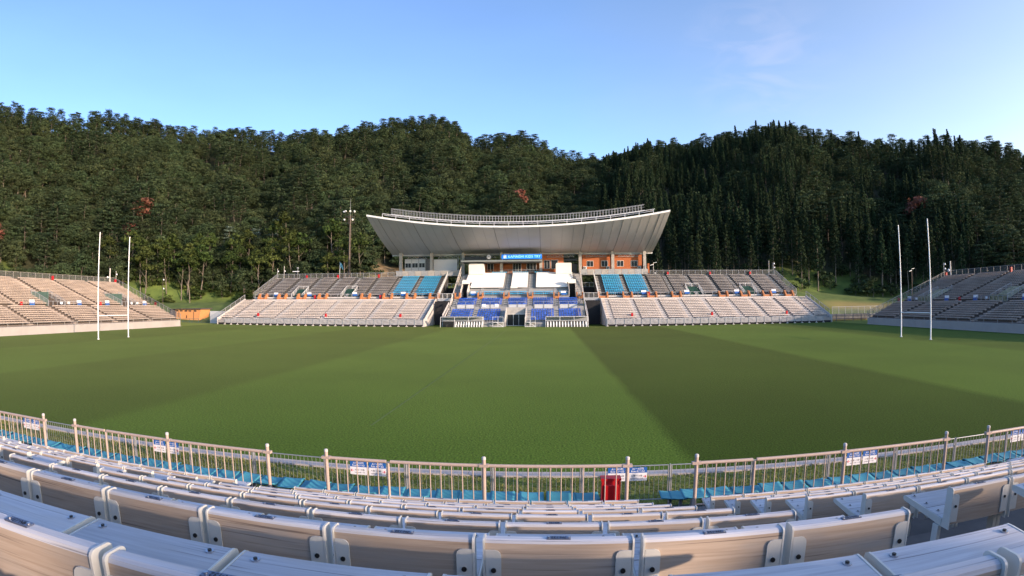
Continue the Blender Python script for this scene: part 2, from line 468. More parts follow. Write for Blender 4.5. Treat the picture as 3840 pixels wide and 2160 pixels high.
def polar_sheet(a0, a1, na, r0, r1, nr, zf):
    A = np.radians(np.linspace(a0, a1, na)); Rr = np.linspace(0, 1, nr)
    V = []; F = []
    AA, RR = np.meshgrid(A, Rr)
    rr = r0 + (r1 - r0) * RR
    X = 6.0 + rr * np.sin(AA); Y = rr * np.cos(AA)
    V = np.stack([X, Y, zf(X, Y)], -1).reshape(-1, 3)
    idx = np.arange(na * nr).reshape(nr, na)
    F = np.stack([idx[:-1, :-1], idx[:-1, 1:], idx[1:, 1:], idx[1:, :-1]], -1).reshape(-1, 4)
    return V, F
V, F = polar_sheet(-80, 80, 321, 128, 520, 190, hill_z)
hm = bpy.data.materials.new('forest_floor_and_bank'); hm.use_nodes = True
n = hm.node_tree.nodes; l = hm.node_tree.links; b = n['Principled BSDF']; b.inputs['Roughness'].default_value = 0.95
tc = n.new('ShaderNodeTexCoord'); nz = n.new('ShaderNodeTexNoise'); nz.inputs['Scale'].default_value = 0.25; nz.inputs['Detail'].default_value = 9
l.new(tc.outputs['Object'], nz.inputs['Vector'])
rp = n.new('ShaderNodeValToRGB'); rp.color_ramp.elements[0].position = 0.35; rp.color_ramp.elements[0].color = (0.07, 0.11, 0.02, 1)
rp.color_ramp.elements[1].position = 0.7; rp.color_ramp.elements[1].color = (0.13, 0.18, 0.035, 1)
l.new(nz.outputs[0], rp.inputs[0])
at_ = n.new('ShaderNodeAttribute'); at_.attribute_name = 'soil'
mx = n.new('ShaderNodeMixRGB'); l.new(at_.outputs['Fac'], mx.inputs[0]); l.new(rp.outputs[0], mx.inputs[1])
rs = n.new('ShaderNodeValToRGB'); rs.color_ramp.elements[0].position = 0.4; rs.color_ramp.elements[0].color = (0.16, 0.10, 0.045, 1)
rs.color_ramp.elements[1].position = 0.62; rs.color_ramp.elements[1].color = (0.32, 0.24, 0.14, 1)
nz2 = n.new('ShaderNodeTexNoise'); nz2.inputs['Scale'].default_value = 0.6; nz2.inputs['Detail'].default_value = 8; l.new(tc.outputs['Object'], nz2.inputs['Vector'])
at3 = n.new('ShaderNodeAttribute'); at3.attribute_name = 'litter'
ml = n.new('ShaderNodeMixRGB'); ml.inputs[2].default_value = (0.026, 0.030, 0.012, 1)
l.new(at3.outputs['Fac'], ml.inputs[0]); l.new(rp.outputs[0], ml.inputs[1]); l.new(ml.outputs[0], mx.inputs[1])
l.new(nz2.outputs[0], rs.inputs[0]); l.new(rs.outputs[0], mx.inputs[2]); at6 = n.new('ShaderNodeAttribute'); at6.attribute_name = 'dry'
my = n.new('ShaderNodeMixRGB'); my.inputs[2].default_value = (0.30, 0.23, 0.07, 1)
l.new(at6.outputs['Fac'], my.inputs[0]); l.new(mx.outputs[0], my.inputs[1]); l.new(my.outputs[0], b.inputs['Base Color'])
me = numpy_mesh('hills', V, F, hm, smooth=True)
soil = np.zeros(len(V), dtype=np.float32)
dx = V[:, 0] - 6; r_ = np.hypot(dx, V[:, 1]); az_ = np.degrees(np.arctan2(dx, V[:, 1]))
soil = np.maximum(soil, np.exp(-((az_ + 16.5) / 2.8) ** 2) * ((r_ < 166) & (r_ > 148)))       # bare rock slope
_rb = r_ - np.interp(az_, BAZ, BASE); dry = np.exp(-((az_ - 36) / 6.0) ** 6) * np.exp(-((_rb + 15.5) / 3.6) ** 4)  # dry yellow strip right
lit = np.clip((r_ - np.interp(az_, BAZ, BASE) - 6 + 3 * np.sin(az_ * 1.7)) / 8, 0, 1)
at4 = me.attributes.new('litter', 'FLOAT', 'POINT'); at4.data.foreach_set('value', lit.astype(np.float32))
at5 = me.attributes.new('dry', 'FLOAT', 'POINT'); at5.data.foreach_set('value', dry.astype(np.float32))
at2 = me.attributes.new('soil', 'FLOAT', 'POINT'); at2.data.foreach_set('value', soil)
ho = link('hills', me); tag(ho, kind='structure')

# ================================================================== TREES
def leaf_cloud(centres, radii, n_each, size, flat=1.0, vary=0.4):
    """leaf-sized quads scattered on the shells of clumps; returns V, F"""
    C = np.repeat(np.asarray(centres, float), n_each, 0); RR = np.repeat(np.asarray(radii, float), n_each)
    n_ = len(C)
    dd = rng.normal(size=(n_, 3)); dd /= np.linalg.norm(dd, axis=1)[:, None]
    rad = RR * (0.55 + 0.5 * rng.random(n_))
    P = C + dd * rad[:, None] * np.array([1, 1, flat])
    nn = dd * np.array([1, 1, 1.0 / max(flat, .3)]) + rng.normal(size=(n_, 3)) * 0.28
    nn[:, 2] += 0.35
    nn /= np.linalg.norm(nn, axis=1)[:, None]
    t = np.cross(nn, rng.normal(size=(n_, 3))); t /= np.linalg.norm(t, axis=1)[:, None]
    bt = np.cross(nn, t)
    s = size * (1 - vary + 2 * vary * rng.random(n_))
    e = s * (0.45 + 0.4 * rng.random(n_))
    q = [P - t * s[:, None] * .5 - bt * e[:, None] * .35, P + t * s[:, None] * .1 - bt * e[:, None] * .6,
         P + t * s[:, None] * .6 + bt * e[:, None] * .2, P - t * s[:, None] * .15 + bt * e[:, None] * .6]
    V = np.stack(q, 1).reshape(-1, 3)
    F = np.arange(n_ * 4).reshape(-1, 4)
    return V, F

def leaf_mat(name, c1, c2, hv=0.03, vv=0.35):
    m = bpy.data.materials.new(name); m.use_nodes = True
    n = m.node_tree.nodes; l = m.node_tree.links; b = n['Principled BSDF']
    b.inputs['Roughness'].default_value = 0.85; b.inputs['Specular IOR Level'].default_value = 0.12
    tc = n.new('ShaderNodeTexCoord'); nz = n.new('ShaderNodeTexNoise'); nz.inputs['Scale'].default_value = 0.7; nz.inputs['Detail'].default_value = 5
    l.new(tc.outputs['Object'], nz.inputs['Vector'])
    rp = n.new('ShaderNodeValToRGB'); rp.color_ramp.elements[0].position = 0.35; rp.color_ramp.elements[1].position = 0.65
    rp.color_ramp.elements[0].color = (*c1, 1); rp.color_ramp.elements[1].color = (*c2, 1)
    l.new(nz.outputs[0], rp.inputs[0])
    oi = n.new('ShaderNodeObjectInfo')
    hs = n.new('ShaderNodeHueSaturation')
    mh = n.new('ShaderNodeMapRange'); mh.inputs[3].default_value = 0.5 - hv; mh.inputs[4].default_value = 0.5 + hv * 0.6
    mv = n.new('ShaderNodeMapRange'); mv.inputs[3].default_value = 1 - vv; mv.inputs[4].default_value = 1 + vv
    wn = n.new('ShaderNodeTexWhiteNoise'); wn.noise_dimensions = '1D'
    l.new(oi.outputs['Random'], wn.inputs['W'])
    l.new(oi.outputs['Random'], mh.inputs[0]); l.new(wn.outputs[0], mv.inputs[0])
    l.new(mh.outputs[0], hs.inputs['Hue']); l.new(mv.outputs[0], hs.inputs['Value'])
    l.new(rp.outputs[0], hs.inputs['Color']); l.new(hs.outputs[0], b.inputs['Base Color'])
    tr = n.new('ShaderNodeBsdfTranslucent'); l.new(hs.outputs[0], tr.inputs[0])
    ms = n.new('ShaderNodeMixShader'); ms.inputs[0].default_value = 0.22
    l.new(b.outputs[0], ms.inputs[1]); l.new(tr.outputs[0], ms.inputs[2])
    l.new(ms.outputs[0], n['Material Output'].inputs[0])
    return m
L_broad = leaf_mat('broadleaf_foliage', (0.031, 0.050, 0.022), (0.064, 0.090, 0.041))
L_pine = leaf_mat('pine_foliage', (0.030, 0.052, 0.026), (0.064, 0.092, 0.044), 0.02, 0.25)
L_cedar = leaf_mat('cedar_foliage', (0.014, 0.028, 0.014), (0.030, 0.050, 0.022), 0.02, 0.25)
L_red = leaf_mat('rust_red_foliage', (0.15, 0.065, 0.045), (0.27, 0.115, 0.08), 0.01, 0.1)
L_silver = leaf_mat('silvery_foliage', (0.10, 0.14, 0.10), (0.20, 0.26, 0.20), 0.01, 0.1)
L_bright = leaf_mat('bright_green_foliage', (0.038, 0.062, 0.016), (0.072, 0.102, 0.028), 0.03, 0.3)
BARK = mat('pale_bark', (0.20, 0.165, 0.13), 0.9, amt=0.4, scale=1.5)
BARK2 = mat('grey_brown_bark', (0.14, 0.115, 0.095), 0.9, amt=0.4, scale=1.5)

def trunk_mesh(name, h, r0, r1, limbs, m, lean=0.0, segs=5):
    mb = MB(); p = Vector((0, 0, -1.0)); pts = [p]
    ax = rng.uniform(0, 6.28)
    for i in range(segs):
        q = Vector((math.cos(ax) * lean * (i + 1) / segs * h + rng.normal() * 0.12, math.sin(ax) * lean * (i + 1) / segs * h + rng.normal() * .12, h * (i + 1) / segs))
        pts.append(q)
    for i in range(segs):
        a = r0 + (r1 - r0) * i / segs; c = r0 + (r1 - r0) * (i + 1) / segs
        mb.tube(pts[i], pts[i + 1], a, 6, 0, c, caps=False)
    for (zf, ln, up) in limbs:
        i = min(segs - 1, int(zf * segs)); a = rng.uniform(0, 6.28)
        s_ = pts[i].lerp(pts[i + 1], zf * segs - i)
        e = s_ + Vector((math.cos(a) * ln, math.sin(a) * ln, up))
        mb.tube(s_, e, r0 * 0.4, 4, 0, r0 * 0.12, caps=False)
    return mb.mesh(name, m)
def broad_crown(h0, h1, rad, nc, n_each, size):
    cs = []; rs = []
    hc = (h0 + h1) / 2; hh = (h1 - h0) / 2
    for i in range(nc):
        a = rng.uniform(0, 6.28); z = rng.uniform(-0.9, 1.0)
        rr = math.sqrt(max(0.05, 1 - abs(z) ** 2.2)) * rad * rng.uniform(0.45, 0.85)
        cs.append((math.cos(a) * rr, math.sin(a) * rr, hc + z * hh * 0.85)); rs.append(rng.uniform(0.28, 0.46) * rad)
    return leaf_cloud(cs, rs, n_each, size, 0.62)
def pine_crown(h0, h1, rad, tiers, per, n_each, size):
    cs = []; rs = []
    for t in range(tiers):
        z = h0 + (h1 - h0) * t / (tiers - 1)
        rr = rad * (0.55 + 0.45 * math.sin(math.pi * min(1, (t + 1.2) / (tiers + .6)))) * (1 - 0.45 * t / tiers)
        a0 = rng.uniform(0, 6.28)
        for k in range(per):
            a = a0 + 6.28 * k / per + rng.normal() * .3; q = rr * rng.uniform(0.45, 1.0)
            cs.append((math.cos(a) * q, math.sin(a) * q, z + rng.normal() * .25)); rs.append(rng.uniform(0.30, 0.45) * rad)
    cs.append((0, 0, h1)); rs.append(rad * .4)
    return leaf_cloud(cs, rs, n_each, size, 0.24)
def cedar_crown(h0, h1, rad, n_, size):
    cs = []; rs = []
    for i in range(n_):
        t = i / (n_ - 1); z = h0 + (h1 - h0) * t
        rr = rad * (1 - t) ** 0.8 * (0.8 + .3 * rng.random())
        a = i * 2.4
        cs.append((math.cos(a) * rr * .55, math.sin(a) * rr * .55, z)); rs.append(max(.35, rad * 0.62 * (1 - t * .75)))
    V, F = leaf_cloud(cs, rs, 36, size, 0.8)
    return V, F

PROTO = {}
def make_proto(key, crownVF, lm, trunk):
    PROTO[key] = (numpy_mesh(key + '_crown', crownVF[0], crownVF[1], lm), trunk)
for i in range(4):
    PROTO['broad%d' % i] = (numpy_mesh('broadleaf_crown', *broad_crown(1.5 + i * .5, 9.0 + i * .8, 5.2 + .4 * (i % 2), 24, 70, 0.52), L_broad),
                            trunk_mesh('broadleaf_trunk', 7, .22, .08, [(.4, 2.2, 2), (.55, 2.5, 2.2), (.7, 2, 2)], BARK, 0.05))
for i in range(3):
    PROTO['pine%d' % i] = (numpy_mesh('pine_crown', *pine_crown(5.5 + i, 13.5 + i * 1.2, 4.2, 7, 6, 40, 0.48), L_pine),
                           trunk_mesh('pine_trunk', 13 + i, .2, .06, [(.5, 2.2, .6), (.6, 2.4, .6), (.7, 2.2, .5), (.8, 1.8, .5)], BARK2, 0.03))
for i in range(3):
    PROTO['cedar%d' % i] = (numpy_mesh('cedar_crown', *cedar_crown(7.5 - i, 19 + i, 2.5, 34, 0.5), L_cedar),
                            trunk_mesh('cedar_trunk', 17, .19, .05, [(.35, .8, .1), (.42, 1.0, .1)], BARK, 0.0))
for i in range(2):
    PROTO['tall%d' % i] = (numpy_mesh('leafy_crown', *broad_crown(8.5, 16 + i, 3.8, 20, 36, 0.62), L_bright),
                           trunk_mesh('pale_trunk', 13, .2, .08, [(.35, 1.5, 2.4), (.55, 1.8, 2), (.7, 1.6, 1.8)], BARK, 0.09))
PROTO['red0'] = (numpy_mesh('rust_red_crown', *broad_crown(7, 12.5, 3.6, 15, 34, 0.6), L_red), trunk_mesh('trunk', 9, .2, .08, [(.5, 1.5, 1.5)], BARK))
PROTO['silver0'] = (numpy_mesh('silvery_crown', *pine_crown(4, 13.5, 3.2, 7, 5, 16, 0.6), L_silver), trunk_mesh('trunk', 12, .18, .06, [(.5, 1.5, .8)], BARK))
PROTO['bush0'] = (numpy_mesh('bush_crown', *broad_crown(0.0, 3.6, 2.6, 12, 34, 0.5), L_bright), trunk_mesh('bush_stem', 1.6, .08, .04, [(.5, .7, .8)], BARK))
PROTO['shrub0'] = (numpy_mesh('shrub_crown', *broad_crown(0.2, 5.0, 3.2, 14, 36, 0.55), L_broad), trunk_mesh('shrub_stem', 2.4, .1, .05, [(.5, 1, 1)], BARK))

def plant(kind, x, y, s, rz, name, label, cat, group=None, sz=None, dz=0.0):
    if kind == 'red0': dz = -3.2 * s; sz = s * .9
    z = float(hill_z(np.array([x]), np.array([y]))[0]) + dz
    e = empty(name, (x, y, z), rz, label, cat, group)
    s2 = sz or s
    e.scale = (s, s, s2)
    c, t = PROTO[kind]
    link('crown', c, e); link('trunk', t, e)
    return e
def pol(az, r): return 6.0 + r * math.sin(R(az)), r * math.cos(R(az))

# special trees that stand out in the photograph
SP = [('red0', -43.6, 203, 1.5, 'leafy_tree', 'bushy tree with rust red crown, the larger red one on the western hillside', 'tree'),
      ('red0', -44.9, 200, 1.0, 'leafy_tree', 'small rust red tree just below and beside the bigger red crown', 'tree'),
      ('red0', -58.0, 205, 1.3, 'leafy_tree', 'rust red tree cut off by the picture edge above the sunlit stand', 'tree'),
      ('red0', -2.9, 215, 1.35, 'leafy_tree', 'dull red tree alone on the slope above the grandstand roof', 'tree'),
      ('red0', 40.1, 212, 1.7, 'leafy_tree', 'brownish red tree high above the shaded stand and goal posts', 'tree'),
      ('silver0', -31.8, 182, .9, 'silvery_tree', 'silvery green tree on the slope above the grassy bank', 'tree'),
      ('silver0', -29.4, 178, 1.0, 'silvery_tree', 'pale silvery tree higher up, next to the tall light mast', 'tree'),
      ('silver0', -34.5, 184, .8, 'silvery_tree', 'smaller silvery tree lowest of the silver ones', 'tree'),
      ('tall0', -38.5, 166, 1.0, 'pale_trunk_tree', 'light green tree with spreading top on a thin pale trunk behind the orange hut', 'tree')]
for k, az, r, s, nm, lb, ct in SP:
    x, y = pol(az, r); plant(k, x, y, s, rng.uniform(0, 6), nm, lb, ct)

# candidate sites of the wood: jittered grid inside the part of the hills the photo sees
sites = []
step = 4.5
for gx in np.arange(-360, 360, step):
    for gy in np.arange(60, 420, step):
        x = gx + rng.uniform(-.42, .42) * step; y = gy + rng.uniform(-.42, .42) * step
        r = math.hypot(x - 6, y); az = math.degrees(math.atan2(x - 6, y))
        if not -61 < az < 56: continue
        Bb = np.interp(az, BAZ, BASE); Rr = np.interp(az, RAZ, RIDGE)
        if r < Bb or r > Rr + 14: continue
        if r > Bb + 60 and rng.random() < 0.18: continue
        if abs(az + 16.5) < 3.0 and r < 163: continue
        t = (r - Bb) / (Rr - Bb)
        u_ = rng.random()
        nzv = math.sin(x * .06 + 1.3) * math.sin(y * .075 + .4) + .5 * math.sin(x * .15 + y * .11)
        if az > 6.5 and t < 0.88:
            k = 'cedar' if (t < 0.22 or nzv > -0.35) else ('pine' if u_ < .6 else 'broad')
            if az > 28 and t > .12: k = 'pine' if nzv > 0.1 else ('broad' if u_ < .6 else 'cedar')
            if az > 45: k = 'broad' if u_ < .7 else 'pine'
        else:
            k = 'pine' if (t > 0.90 or nzv > 0.62) else ('broad' if u_ < .93 else 'pine')
            if t > .86 and u_ < .4: k = 'broad'
            if t < 0.10 and -47 < az < -18: k = 'tall' if u_ < .5 else 'broad'
        sites.append((r - Bb, x, y, k, az, t))
sites.sort()
near = [s for s in sites if s[0] < 60]
cnt = {'broad': 0, 'pine': 0, 'cedar': 0, 'tall': 0}
LBL = {'broad': ('broadleaf_tree', 'dark green leafy tree', 'tree', 'leafy trees at the foot of the wood'),
       'pine': ('pine_tree', 'pine with layered branches', 'pine tree', 'pines in the lower wood'),
       'cedar': ('cedar_tree', 'narrow pale trunked cedar', 'cedar tree', 'cedars at the foot of the shaded wood'),
       'tall': ('pale_trunk_tree', 'slender pale trunked tree', 'tree', 'slender trees at the edge of the wood')}
def where(az):
    for lim, t in ((-50, 'behind the side stand'), (-43, 'behind the goal posts'), (-36, 'above the orange hut'),
                   (-28, 'above the grassy bank'), (-21, 'near the light mast'), (-10, 'beside the roof'), (8, 'behind the roof'),
                   (16, 'past the roof tip'), (24, 'behind the upper seats'), (31, 'above the green mound'),
                   (38, 'above the yellow strip'), (46, 'behind the shaded goal posts'), (99, 'above the shaded side stand')):
        if az < lim: return t
PLACED = {}
def ordinal_labels():
    tens = {0: '', 20: 'twenty-', 30: 'thirty-', 40: 'forty-', 50: 'fifty-', 60: 'sixty-', 70: 'seventy-', 80: 'eighty-', 90: 'ninety-'}
    for (lb, wh), lst in PLACED.items():
        lst.sort(key=lambda q: q[0])
        for i, (az, e) in enumerate(lst):
            if i < 20: o = ORD[i]
            else: o = (tens[(i // 10) * 10] + ORD[i % 10]) if i % 10 < 9 or True else ''
            e['label'] = '%s %s, %s from the west' % (lb, wh, o)
rest = []
LIM = {'broad': 120, 'pine': 60, 'cedar': 130, 'tall': 60}
for s in sites:
    d_, x, y, k, az, t = s
    if cnt[k] < LIM[k] and s[0] < 30:
        nm, lb, ct, gp = LBL[k]
        kk = k + str(int(rng.integers(0, {'broad': 4, 'pine': 3, 'cedar': 3, 'tall': 2}[k])))
        sc_ = rng.uniform(.72, 1.05)
        if t < .1 and k == 'broad': sc_ *= .85
        e_t = plant(kk, x, y, sc_, rng.uniform(0, 6.28), nm, lb, ct, gp)
        PLACED.setdefault((lb, where(az)), []).append((az, e_t))
        cnt[k] += 1
    else:
        rest.append(s)
# undergrowth along the edge of the wood: countable bushes
bi = 0
bush_az = [(a, -3, 9) for a in np.arange(-48, -19, .55)] + [(a, -3, 9) for a in np.arange(17, 46, .8)] + [(a, 6, 24) for a in np.arange(-49, -19, .45)]
for az, d0, d1 in bush_az:
    az = az + rng.uniform(-.4, .4)
    x, y = pol(az, np.interp(az, BAZ, BASE) + rng.uniform(d0, d1))
    kk = 'bush0' if az < 0 and d1 < 20 else 'shrub0'
    s_ = rng.uniform(.6, 1.2) * (1.3 if d1 > 20 else 1)
    e_t = plant(kk, x, y, s_, rng.uniform(0, 6), 'bush', 'x', 'bush', 'bushes at the edge of the wood', sz=s_ * rng.uniform(.65, 1.0))
    PLACED.setdefault(('leafy green bush' if kk == 'bush0' else 'dark tall shrub', where(az)), []).append((az, e_t))
ordinal_labels()

def forest_object(name, label, kinds, pts):
    """one object: points on the hillside, each carrying an instance of a tree mesh"""
    if not pts: return
    me = bpy.data.meshes.new(name)
    P = np.array([(p[1], p[2], 0) for p in pts], dtype=np.float32)
    P[:, 2] = hill_z(P[:, 0], P[:, 1])
    me.vertices.add(len(P)); me.vertices.foreach_set('co', P.ravel()); me.update()
    o = link(name, me); tag(o, label, 'wood', kind='stuff')
    ng = bpy.data.node_groups.new(name, 'GeometryNodeTree')
    ng.interface.new_socket('Geometry', in_out='INPUT', socket_type='NodeSocketGeometry')
    ng.interface.new_socket('Geometry', in_out='OUTPUT', socket_type='NodeSocketGeometry')
    N = ng.nodes; Lk = ng.links
    gi = N.new('NodeGroupInput'); go = N.new('NodeGroupOutput')
    g2i = N.new('GeometryNodeJoinGeometry')
    srcs = []
    for kk in kinds:
        e = SRC[kk]
        jn = N.new('GeometryNodeJoinGeometry')
        for ob in e:
            oi = N.new('GeometryNodeObjectInfo'); oi.inputs[0].default_value = ob; oi.transform_space = 'ORIGINAL'
            Lk.new(oi.outputs['Geometry'], jn.inputs[0])
        gt = N.new('GeometryNodeGeometryToInstance'); Lk.new(jn.outputs[0], gt.inputs[0])
        Lk.new(gt.outputs[0], g2i.inputs[0])
    iop = N.new('GeometryNodeInstanceOnPoints')
    iop.inputs['Pick Instance'].default_value = True
    Lk.new(gi.outputs[0], iop.inputs['Points']); Lk.new(g2i.outputs[0], iop.inputs['Instance'])
    ri = N.new('FunctionNodeRandomValue'); ri.data_type = 'INT'
    ri.inputs[4].default_value = 0; ri.inputs[5].default_value = len(kinds) - 1; ri.inputs['Seed'].default_value = 3
    Lk.new(ri.outputs[2], iop.inputs['Instance Index'])
    rv = N.new('FunctionNodeRandomValue'); rv.data_type = 'FLOAT_VECTOR'; rv.inputs[0].default_value = (0, 0, 0); rv.inputs[1].default_value = (0.08, 0.08, 6.28)
    Lk.new(rv.outputs[0], iop.inputs['Rotation'])
    rf = N.new('FunctionNodeRandomValue'); rf.data_type = 'FLOAT'; rf.inputs[2].default_value = 0.60; rf.inputs[3].default_value = 0.95; rf.inputs['Seed'].default_value = 9
    Lk.new(rf.outputs[1], iop.inputs['Scale'])
    Lk.new(iop.outputs[0], go.inputs[0])
    md = o.modifiers.new('trees', 'NODES'); md.node_group = ng
    return o
# sources are crowns and trunks of trees that really stand in the scene
SRC = {}
for o in list(COL.objects):
    if o.type == 'EMPTY' and o.get('category') in ('tree', 'pine tree', 'cedar tree'):
        ch = [c for c in o.children]
        for k_, (c_, t_) in PROTO.items():
            if k_ not in SRC and ch and ch[0].data == c_:
                SRC[k_] = ch
for k, nm, lb in (('broad', 'broadleaf_forest', 'dense dark green broadleaf wood covering the hillsides'),
                  ('pine', 'pine_forest', 'pines with layered branches along ridges and slopes'),
                  ('cedar', 'cedar_forest', 'dense dark cedar plantation on the shaded hill'),
                  ('tall', 'slender_forest', 'slender pale trunked trees further up the slope')):
    forest_object(nm, lb, [x for x in sorted(SRC) if x.startswith(k)], [s for s in rest if s[3] == k])

# ================================================================== NEAR TERRACE
# rows of wooden seats step down from the camera towards the pitch
ROWS = [0.618] + [0.65 + .865 * k for k in range(1, 7)] + [6.80]           # distance of each backrest
RZ = [4.325, 4.01, 3.675] + [4.335 - .3285 * k for k in range(3, 7)] + [2.03]            # height of each backrest top
SEAT_P = 0.497
BLK0, BLKP = 2.466, 5.97
BACK_H = 0.66                                                 # backrest top above the step
st = empty('near_terrace', (0, 0, 0), 0, 'concrete terrace stepping down under the wooden seats around the camera', 'terrace')
mb = MB()
steps = [(-5.0 + .865 * i, 4.33 + .3275 * (6.53 - i) - .66) for i in range(0)]
for k in range(-9, 8):
    y0 = (ROWS[k] if k >= 0 else 0.65 + .865 * k) - 0.10
    z = (RZ[k] if k >= 0 else 4.33 - .3275 * k) - BACK_H
    y1 = (ROWS[k + 1] if -1 <= k < 7 else (0.65 + .865 * (k + 1) if k < 7 else 8.05)) - (0.10 if k < 7 else 0)
    mb.box(-32, 44, y0, y1, -0.3, z)
mb.build('terrace_steps', M['conc_dark'], st)
# unseen panels added behind the camera, gaps shaped to dapple the near rows
mb = MB()
for k in range(-12, 14):
    a = 20.2 + 2.9 * k; mb.box(a, a + 2.35, -6.42, -6.30, 5.0, 7.27)
mb.build('unseen_shade_panels', M['concrete'], st)
# narrow aisle half-steps in the gaps
for a in range(-4, 6):
    mb = MB()
    x0 = BLK0 + BLKP * a - 0.97; x1 = BLK0 + BLKP * a - 0.05
    for k in range(-3, 7):
        yk = (ROWS[k + 1] if k + 1 >= 0 else 0.65 + .865 * (k + 1)) - 0.10
        z = (RZ[k + 1] if k + 1 >= 0 else 4.33 - .3275 * (k + 1)) - BACK_H
        mb.box(x0, x1, yk + .002, yk + 0.33, z - .02, z + 0.165)
    mb.beam(((x0 + x1) / 2, -2.1, 4.335 + .3285 * 3 - BACK_H - .1), ((x0 + x1) / 2, 6.8, 2.03 - BACK_H - .1), .5, .16)
    mb.build('aisle_stair', M['concrete'], st)
# lower platform in front: turquoise seats stand here
mb = MB()
mb.box(-32, 44, 8.052, 9.35, -0.3, 0.66); mb.box(-32, 44, 9.35, 10.35, -0.3, 0.33); mb.box(-32, 44, 10.35, 11.45, -0.3, 0.02)
mb.build('front_platform', M['turfmat'], st)

# ---- one wooden seat with its parts
def build_wooden_seat():
    e = empty('wooden_seat', (0, 0, 0))
    hw = 0.228
    # local: y towards the pitch, z=0 at the step, backrest top at BACK_H
    T = BACK_H
    mb = MB()
    prof = [(0, T - .215), (0, T - .012), (.003, T - .004), (.010, T), (.030, T), (.036, T - .003), (.040, T - .010), (.046, T - .215)]
    n_ = len(prof)
    vs = [(-hw, p[0], p[1]) for p in prof] + [(hw, p[0], p[1]) for p in prof]
    for i in range(n_):
        j = (i + 1) % n_
        up = i in (1, 2, 3, 4, 5)
        mb.add([vs[i], vs[j], vs[n_ + j], vs[n_ + i]], [(0, 3, 2, 1)], 1 if up else 0)
    mb.add(vs, [tuple(range(n_)), tuple(range(n_, 2 * n_))[::-1]], 0)
    b = kid(e, mb.build('backrest', [M['tan'], M['bleached']], e))
    for s in (0, 1):                      # two seat planks
        y0, y1 = (.056, .215) if s == 0 else (.221, .44)
        def zt(y): return T - .196 + (y - .06) * 0.045
        mb = MB(); c = .012
        pr = [(y0, zt(y0) - .032), (y1, zt(y1) - .032), (y1, zt(y1) - (c if s else 0)), (y1 - (c if s else .001), zt(y1)), (y0, zt(y0))]
        mb.prism(pr, 'x', -hw, hw, 0)
        for sx in (-1, 1):                # washers and screw heads
            for yy in ((y0 + .10,) if s == 0 else (y1 - .045, y0 + .05)):
                mb.tube((sx * (hw - .045), yy, zt(yy) - .002), (sx * (hw - .045), yy, zt(yy) + .004), .0115, 10, 1)
                mb.tube((sx * (hw - .045), yy, zt(yy) + .004), (sx * (hw - .045), yy, zt(yy) + .0075), .0055, 6, 2)
        kid(e, mb.build('seat_plank', [M['bleached'], M['screw'], M['bolt']], e))
    for sx in (-1, 1):                    # cream L-shaped side bracket
        mb = MB()
        xa, xb = (hw + .0008, hw + .0068) if sx > 0 else (-hw - .0068, -hw - .0008)
        def arc(cx, cz, r, a0, a1, n=4): return [(cx + r * math.cos(R(a0 + (a1 - a0) * i / n)), cz + r * math.sin(R(a0 + (a1 - a0) * i / n))) for i in range(n + 1)]
        back = [(-.007, T - .245)] + arc(.006, T - .009, .013, 180, 90) + arc(.034, T - .009, .013, 90, 0) + [(.052, T - .19), (.0624, T - .245)]
        seat = [(.0625, T - .245), (.0625, T - .200), (.41, T - .178)] + arc(.427, T - .195, .017, 80, -90) + [(.39, T - .216)]
        mb.prism(back, 'x', xa, xb, 0)
        mb.prism(seat, 'x', xa, xb, 0)
        # flange lying on the rear face of the backrest
        x_in = sx * (hw - .050); x_out = sx * (hw - .0005)
        xs = sorted((x_in, x_out)); r = .02
        if sx > 0: poly = [(xs[1], T - .20), (xs[1], T - .034)] + [(x_in + r - r * math.sin(R(t)), T - .034 - r + r * math.cos(R(t))) for t in (0, 30, 60, 90)] + [(x_in, T - .20)]
        else: poly = [(xs[0], T - .20), (xs[0], T - .034)] + [(x_in - r + r * math.sin(R(t)), T - .034 - r + r * math.cos(R(t))) for t in (0, 30, 60, 90)] + [(x_in, T - .20)]
        mb.prism(poly, 'y', -.0065, -.002, 0)
        for zz in (.105,):
            mb.tube((sx * (hw - .026), -.0065, T - zz), (sx * (hw - .026), -.011, T - zz), .0085, 10, 1)
        # foot under the seat
        mb.box(min(xa, xb) - .01, max(xa, xb) + .01, .07, .12, 0.0, T - .246, 0)
        kid(e, mb.build('side_bracket', [M['cream'], M['bolt']], e))
    return e, b
seat0, back0 = build_wooden_seat()
def number_plate(txt):
    mb = MB(); T = BACK_H
    # on the rounded shoulder of the backrest, turned to be read from in front
    c = Vector((0, .0185, T + .0012)); ax = Vector((-1, 0, 0)); ay = Vector((0, -1, -.0001)).normalized(); nn = ax.cross(ay)
    if nn.z < 0: nn = -nn
    w2, h2 = .037, .0095
    cs = [c - ax * w2 - ay * h2, c + ax * w2 - ay * h2, c + ax * w2 + ay * h2, c - ax * w2 + ay * h2]
    mb.hexa([p - nn * .004 for p in cs], [p + nn * .0022 for p in cs], 0)
    for s_ in (-1, 1):
        q = c + ax * s_ * .031
        mb.tube(q + nn * .002, q + nn * .005, .0042, 8, 1)
    if txt: put_text(mb, txt, c + nn * .0027, ax, ay, .0135, 2, maxw=.046, bold=True)
    return mb.mesh('number_plate', [M['plate'], M['screw'], M['ink']])
_pl = {}
first = True
BN = {-2: 'far west block', -1: 'west block', 0: 'middle block', 1: 'east block', 2: 'far east block'}
RN = ['row nearest the camera', 'second row from the camera', 'third row from the camera', 'fourth row from the camera', 'fifth row from the camera',
      'sixth row from the camera', 'second row from the railing', 'row next to the railing']
near_seats = 0
